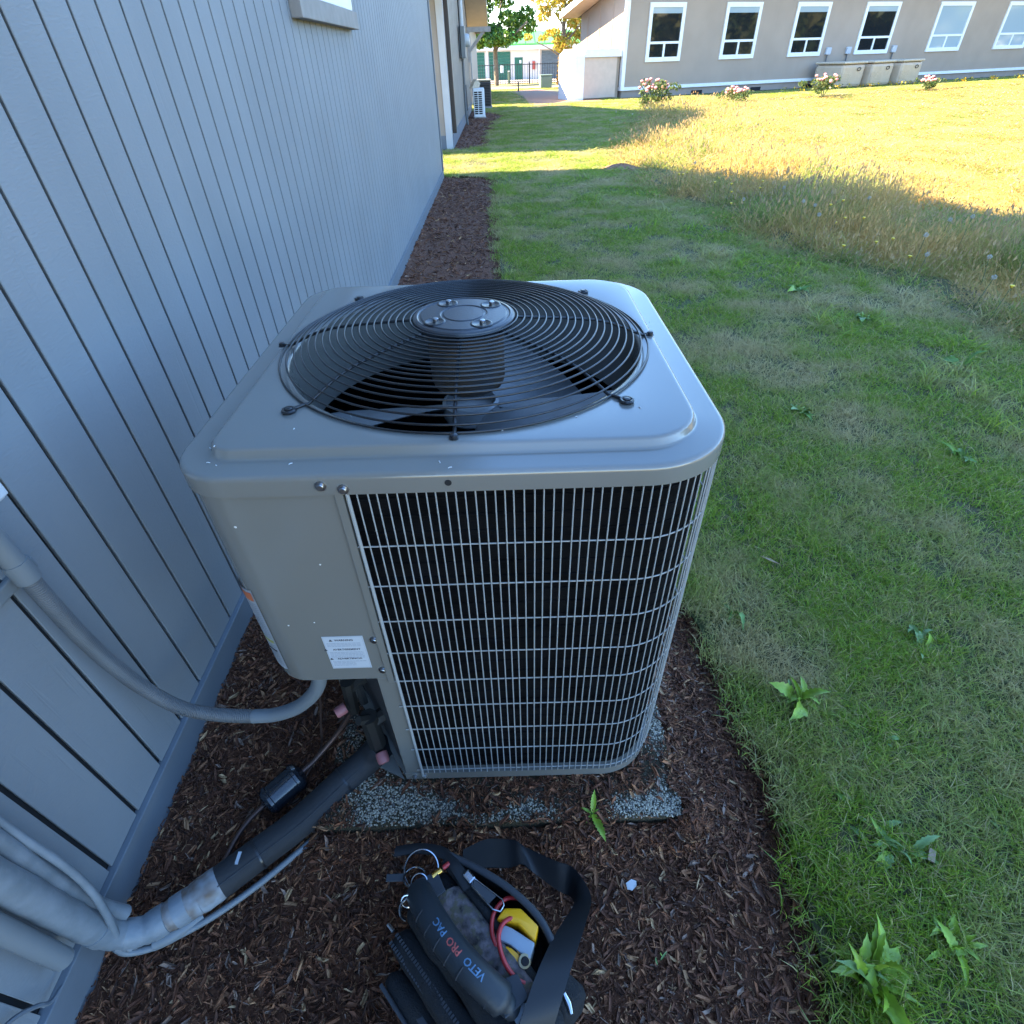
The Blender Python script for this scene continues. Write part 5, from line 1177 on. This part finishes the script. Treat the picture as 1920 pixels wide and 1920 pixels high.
# ------------------------------------------------------------------ mulch chips
def chips(n, x0, x1, y0, y1, lmin, lmax, zfun, seed, keepf=None):
    g = np.random.default_rng(seed)
    x = g.uniform(x0, x1, n); y = g.uniform(y0, y1, n)
    ok = x < bed_edge(y) + 0.02
    ok |= (x < bed2_edge(y) + 0.03)
    if keepf is not None: ok &= keepf(x, y, g)
    x, y = x[ok], y[ok]; n = len(x)
    L = lmin * (lmax / lmin) ** (g.uniform(0, 1, n) ** 2.1); Wd = L * (0.05 + 0.38 * g.uniform(0, 1, n) ** 1.8) ; Wd = np.clip(Wd, 0.0009, 0.009 * lmax / 0.04); T = np.clip(Wd * g.uniform(.25, .6, n), 0.0006, 0.004)
    yaw = g.uniform(0, 6.28, n); pit = g.normal(0, 0.30, n); rol = g.normal(0, 0.4, n)
    base = np.array([(-.5, -.35, -.5), (-.2, .5, -.5), (.5, .30, -.5), (.35, -.5, -.5), (-.5, -.28, .5), (-.2, .42, .5), (.5, .22, .5), (.35, -.42, .5)])
    Q = base[None] * np.stack([L, Wd, T], 1)[:, None, :] * g.uniform(.8, 1.2, (n, 8, 1))
    cy, sy, cp, sp_, cr, sr = np.cos(yaw), np.sin(yaw), np.cos(pit), np.sin(pit), np.cos(rol), np.sin(rol)
    X, Y, Z = Q[..., 0], Q[..., 1], Q[..., 2]
    Y, Z = Y * cr[:, None] - Z * sr[:, None], Y * sr[:, None] + Z * cr[:, None]
    X, Z = X * cp[:, None] - Z * sp_[:, None], X * sp_[:, None] + Z * cp[:, None]
    X, Y = X * cy[:, None] - Y * sy[:, None], X * sy[:, None] + Y * cy[:, None]
    zz = zfun(x, y) + g.uniform(-0.002, 0.010, n)
    V = np.stack([X + x[:, None], Y + y[:, None], Z + zz[:, None]], 2).reshape(-1, 3)
    f = np.array([(4, 5, 6, 7)[::-1], (0, 1, 5, 4), (1, 2, 6, 5), (2, 3, 7, 6), (3, 0, 4, 7)])
    F = (f[None] + 8 * np.arange(n)[:, None, None]).reshape(-1, 4)
    pal = np.array([(0.075, 0.025, 0.011), (0.13, 0.043, 0.018), (0.20, 0.072, 0.030), (0.27, 0.110, 0.048), (0.38, 0.19, 0.09), (0.26, 0.165, 0.12), (0.50, 0.30, 0.15)])
    c = pal[g.choice(7, n, p=[.27, .27, .2, .13, .06, .05, .02])] * g.uniform(.75, 1.25, (n, 1))
    return V, F, np.repeat(c, 8, 0)
M['chips'] = mat('bark_chips', (0.05, 0.03, 0.02), 0.8, attr=True, bump=0.2, bscale=300)
def on_pad(x, y): return (x > PADX0) & (x < PADX1) & (y > PADY0 - .005) & (y < PADY1)
def pad_keep(x, y, g):
    on = on_pad(x, y); return ~on | (g.uniform(0, 1, len(x)) < np.clip(0.75 - patch_w(x, y) * 1.1, 0.02, 1))
zf = lambda x, y: np.where(on_pad(x, y), PADZ + 0.001, np.where(y < 9, mulch_z(x, y), 0.0) + 0.001)
parts_ = [chips(118000, 0.0, 1.37, -0.16, 1.2, 0.0035, 0.036, zf, 1, pad_keep), chips(9000, 0.36, 1.22, 0.40, 0.56, 0.004, 0.032, zf, 7, pad_keep), chips(7000, 1.10, 1.24, 0.45, 1.1, 0.004, 0.032, zf, 8, pad_keep), chips(9000, 0.0, 1.3, 1.2, 3.2, 0.008, 0.045, zf, 2, pad_keep), chips(11000, 0.0, 0.9, 3.2, 9.0, 0.014, 0.06, zf, 3), chips(5000, -0.05, 1.3, 12, 21.6, 0.03, 0.10, zf, 4)]
V = np.concatenate([p[0] for p in parts_]); off = np.cumsum([0] + [len(p[0]) for p in parts_[:-1]]); F = np.concatenate([p[1] + o for p, o in zip(parts_, off)]); T = np.concatenate([p[2] for p in parts_])
tag(link('bark_chips', np_mesh('bark_chips', V, F, M['chips'], T)), kind='stuff', label='loose brown bark chips covering the planting beds')

# ------------------------------------------------------------------ grass (scattered clumps of real blades)
def clump(name, n, rad, h, w, cols, lean, seed, m, segs=2, heads=0.0, headcol=(0.42, 0.30, 0.17)):
    g = np.random.default_rng(seed)
    r = rad * np.sqrt(g.uniform(0, 1, n)); a = g.uniform(0, 6.28, n)
    bx, by = r * np.cos(a), r * np.sin(a); hh = h * g.uniform(.45, 1.15, n); ww = w * g.uniform(.6, 1.3, n)
    d = g.uniform(0, 6.28, n); le = lean * g.uniform(.2, 1.6, n) * hh
    f = g.uniform(0, 6.28, n); cx, sx_ = np.cos(f) * ww / 2, np.sin(f) * ww / 2
    ts = np.linspace(0, 1, segs + 1); V = []; 
    for i, t in enumerate(ts[:-1]):
        ox, oy, z = bx + np.cos(d) * le * t ** 1.8, by + np.sin(d) * le * t ** 1.8, hh * t * (1 - 0.22 * t * np.minimum(1, le / hh))
        wt = 1 - 0.35 * t
        V += [np.stack([ox - cx * wt, oy - sx_ * wt, z], 1), np.stack([ox + cx * wt, oy + sx_ * wt, z], 1)]
    V.append(np.stack([bx + np.cos(d) * le, by + np.sin(d) * le, hh * (1 - 0.22 * np.minimum(1, le / hh))], 1))
    k = 2 * segs + 1; VV_ = np.stack(V, 1).reshape(-1, 3); F3 = []
    for i in range(segs - 1): F3 += [(2 * i, 2 * i + 1, 2 * i + 3), (2 * i, 2 * i + 3, 2 * i + 2)]
    F3.append((2 * segs - 2, 2 * segs - 1, 2 * segs))
    F = (np.array(F3)[None] + k * np.arange(n)[:, None, None]).reshape(-1, 3)
    c = np.array(cols)[g.integers(0, len(cols), n)] * g.uniform(.7, 1.3, (n, 1)); T = np.repeat(c, k, 0)
    if heads > 0:
        idx = np.where(g.uniform(0, 1, n) < heads)[0]; q = len(idx)
        if q:
            tip = V[-1][idx]; s = 0.02 * h / 0.3
            hv = np.stack([tip + (-.003, 0, -s), tip + (.0045, .002, 0), tip + (0, .003, s * 1.6), tip + (-.0045, -.002, 0)], 1).reshape(-1, 3)
            hf = np.array([(0, 1, 2), (0, 2, 3)]); HF = (hf[None] + len(VV_) + 4 * np.arange(q)[:, None, None]).reshape(-1, 3)
            VV_ = np.concatenate([VV_, hv]); F = np.concatenate([F, HF]); T = np.concatenate([T, np.repeat(np.array([headcol]) * g.uniform(.7, 1.2, (q, 1)), 4, 0)])
    return bpy.data.objects.new(name, np_mesh(name, VV_, F, m, T))
def scatter(name, P, rz, scl, variants, label):
    me = bpy.data.meshes.new(name); me.vertices.add(len(P)); me.vertices.foreach_set('co', np.asarray(P, np.float32).ravel())
    a = me.attributes.new('rot', 'FLOAT_VECTOR', 'POINT'); rv = np.zeros((len(P), 3), np.float32); rv[:, 2] = rz; a.data.foreach_set('vector', rv.ravel())
    a = me.attributes.new('scl', 'FLOAT_VECTOR', 'POINT'); a.data.foreach_set('vector', np.asarray(scl, np.float32).ravel())
    a = me.attributes.new('pick', 'INT', 'POINT'); a.data.foreach_set('value', rng.integers(0, len(variants), len(P)).astype(np.int32))
    me.update()
    o = bpy.data.objects.new(name, me); COL.objects.link(o)
    c = bpy.data.collections.new(name + '_clumps')
    for i, v in enumerate(variants): v.name = 'grass_clump'; c.objects.link(v)
    ng = bpy.data.node_groups.new(name, 'GeometryNodeTree')
    ng.interface.new_socket('Geometry', in_out='INPUT', socket_type='NodeSocketGeometry'); ng.interface.new_socket('Geometry', in_out='OUTPUT', socket_type='NodeSocketGeometry')
    gi = ng.nodes.new('NodeGroupInput'); go = ng.nodes.new('NodeGroupOutput'); ip = ng.nodes.new('GeometryNodeInstanceOnPoints'); ci = ng.nodes.new('GeometryNodeCollectionInfo')
    ci.inputs['Collection'].default_value = c; ci.inputs['Separate Children'].default_value = True; ci.inputs['Reset Children'].default_value = True
    def attr(nm, ty):
        n = ng.nodes.new('GeometryNodeInputNamedAttribute'); n.data_type = ty; n.inputs['Name'].default_value = nm
        return [s for s in n.outputs if s.enabled and s.name == 'Attribute'][0]
    ng.links.new(gi.outputs[0], ip.inputs['Points']); ng.links.new(ci.outputs[0], ip.inputs['Instance'])
    ip.inputs['Pick Instance'].default_value = True
    ng.links.new(attr('pick', 'INT'), ip.inputs['Instance Index'])
    ng.links.new(attr('rot', 'FLOAT_VECTOR'), ip.inputs['Rotation']); ng.links.new(attr('scl', 'FLOAT_VECTOR'), ip.inputs['Scale'])
    ng.links.new(ip.outputs[0], go.inputs[0])
    md = o.modifiers.new('scatter', 'NODES'); md.node_group = ng
    return tag(o, label, kind='stuff')
def polar(n_scale, pw, r0=0.35, rmax=60, dmax=900, rref=1.25):
    """points whose density falls with distance from where the photographer stands"""
    rr_ = np.linspace(r0, rmax, 4000); dens = np.minimum(dmax, dmax * (rref / rr_) ** pw) * n_scale
    lam = dens * rr_ * 2.25; cum_ = np.concatenate([[0], np.cumsum((lam[1:] + lam[:-1]) / 2 * np.diff(rr_))]); N = int(cum_[-1])
    r = np.interp(rng.uniform(0, cum_[-1], N), cum_, rr_); a = rng.uniform(-0.55, 1.75, N)
    return CX + r * np.sin(a), r * np.cos(a) - 0.0, r
M['grass'] = foliage_mat('lawn_blades', straw=0.85, straw_scale=1.6, dry=(0.58, 0.45, 0.23), lo=0.45, hi=0.62, trans=0.45)
M['tall'] = foliage_mat('meadow_blades', straw=0.9, straw_scale=0.9, dry=(0.64, 0.38, 0.13), lo=0.43, hi=0.64, trans=0.45)
green = [(0.23, 0.35, 0.035), (0.28, 0.39, 0.038), (0.34, 0.41, 0.042), (0.19, 0.30, 0.036), (0.50, 0.41, 0.17)]
x, y, r = polar(1.5, 1.34)
left = np.maximum(bed_edge(y), bed2_edge(y)); left = np.where((y > 8.95) & (y < 12) | (y > 21.6), -0.2, left)
sx_ = (x - C0[0]) * UU[0] + (y - C0[1]) * UU[1]; sv_ = (x - C0[0]) * VV[0] + (y - C0[1]) * VV[1]
strip = (sv_ > -4.3) & (sv_ < -0.9) & (sx_ > -3.5)
dirt = (x > 1.5) & (x < 4.8) & (y > 22.5) & (y < 36) & ~strip & (x > 1.4 + (30 - y) * .07)
ok = (x > left - 0.004) & (y > -0.5) & (y < 37) & ((x < mow(y) + 0.15) | strip) & ~dirt
ok &= ~((x > 5.3) & (sv_ > -0.9))
x, y, r, left = x[ok], y[ok], r[ok], left[ok]
sc = 1.0 + 0.24 * np.maximum(0, r - 1.4); hz_ = rng.uniform(.7, 1.25, len(x)) * (1 + 0.02 * r)
# lusher along the cut edge of the bed, thinner in the worn strip
ed = np.exp(-((x - left - 0.05) / 0.07) ** 2) * (y < 9); hz_ *= 1 + 0.55 * ed
gv = [clump('grass_clump', 60, 0.055, 0.030, 0.0022, green, 1.1, 100 + i, M['grass'], 2) for i in range(8)]
scatter('lawn_grass', np.stack([x, y, np.full(len(x), 0.010)], 1), rng.uniform(0, 6.28, len(x)), np.stack([sc, sc, hz_], 1), gv, 'mown lawn grass, green with straw-coloured worn patches')
# rough longer tufts in the lawn towards the meadow
x, y, r = polar(0.10, 1.3); ok = (x > mow(y) - 0.9) & (x < mow(y) + 0.2) & (y > 1.0) & (y < 20); x, y, r = x[ok], y[ok], r[ok]
sc = 1.0 + 0.2 * np.maximum(0, r - 2)
tv = [clump('grass_clump', 26, 0.05, 0.095, 0.004, green[:4], 0.9, 140 + i, M['grass'], 3) for i in range(4)]
scatter('rough_grass', np.stack([x, y, np.full(len(x), 0.008)], 1), rng.uniform(0, 6.28, len(x)), np.stack([sc, sc, rng.uniform(.6, 1.2, len(x))], 1), tv, 'longer rough tufts where the lawn meets the tall grass')
# tall meadow grass
mcol = [(0.19, 0.31, 0.05), (0.27, 0.34, 0.055), (0.44, 0.36, 0.14), (0.54, 0.40, 0.17), (0.16, 0.26, 0.055)]
x, y, r = polar(0.9, 1.38, r0=2.2)
sx_ = (x - C0[0]) * UU[0] + (y - C0[1]) * UU[1]; sv_ = (x - C0[0]) * VV[0] + (y - C0[1]) * VV[1]
ok = (x > mow(y)) & (sv_ < -4.2) & (y > 0.3); x, y, r = x[ok], y[ok], r[ok]
din = x - mow(y); tall = np.clip(1.0 - (din - 1.4) / 6.0, 0.34, 1.0) * np.clip(0.35 + din / 0.5, 0.35, 1.0)
tall *= 0.75 + 0.35 * np.sin(x * 2.1 + 1.3 * np.sin(y * 1.7)) * np.sin(y * 1.3)
sc = 1.0 + 0.17 * np.maximum(0, r - 2.5)
mv = [clump('grass_clump', 26, 0.055, 0.31, 0.0036, mcol, 0.5, 170 + i, M['tall'], 3, heads=0.22) for i in range(6)]
scatter('meadow_grass', np.stack([x, y, np.full(len(x), -0.03)], 1), rng.uniform(0, 6.28, len(x)), np.stack([sc, sc, tall * rng.uniform(.7, 1.2, len(x))], 1), mv, 'tall meadow grass turning to straw, with seed heads')
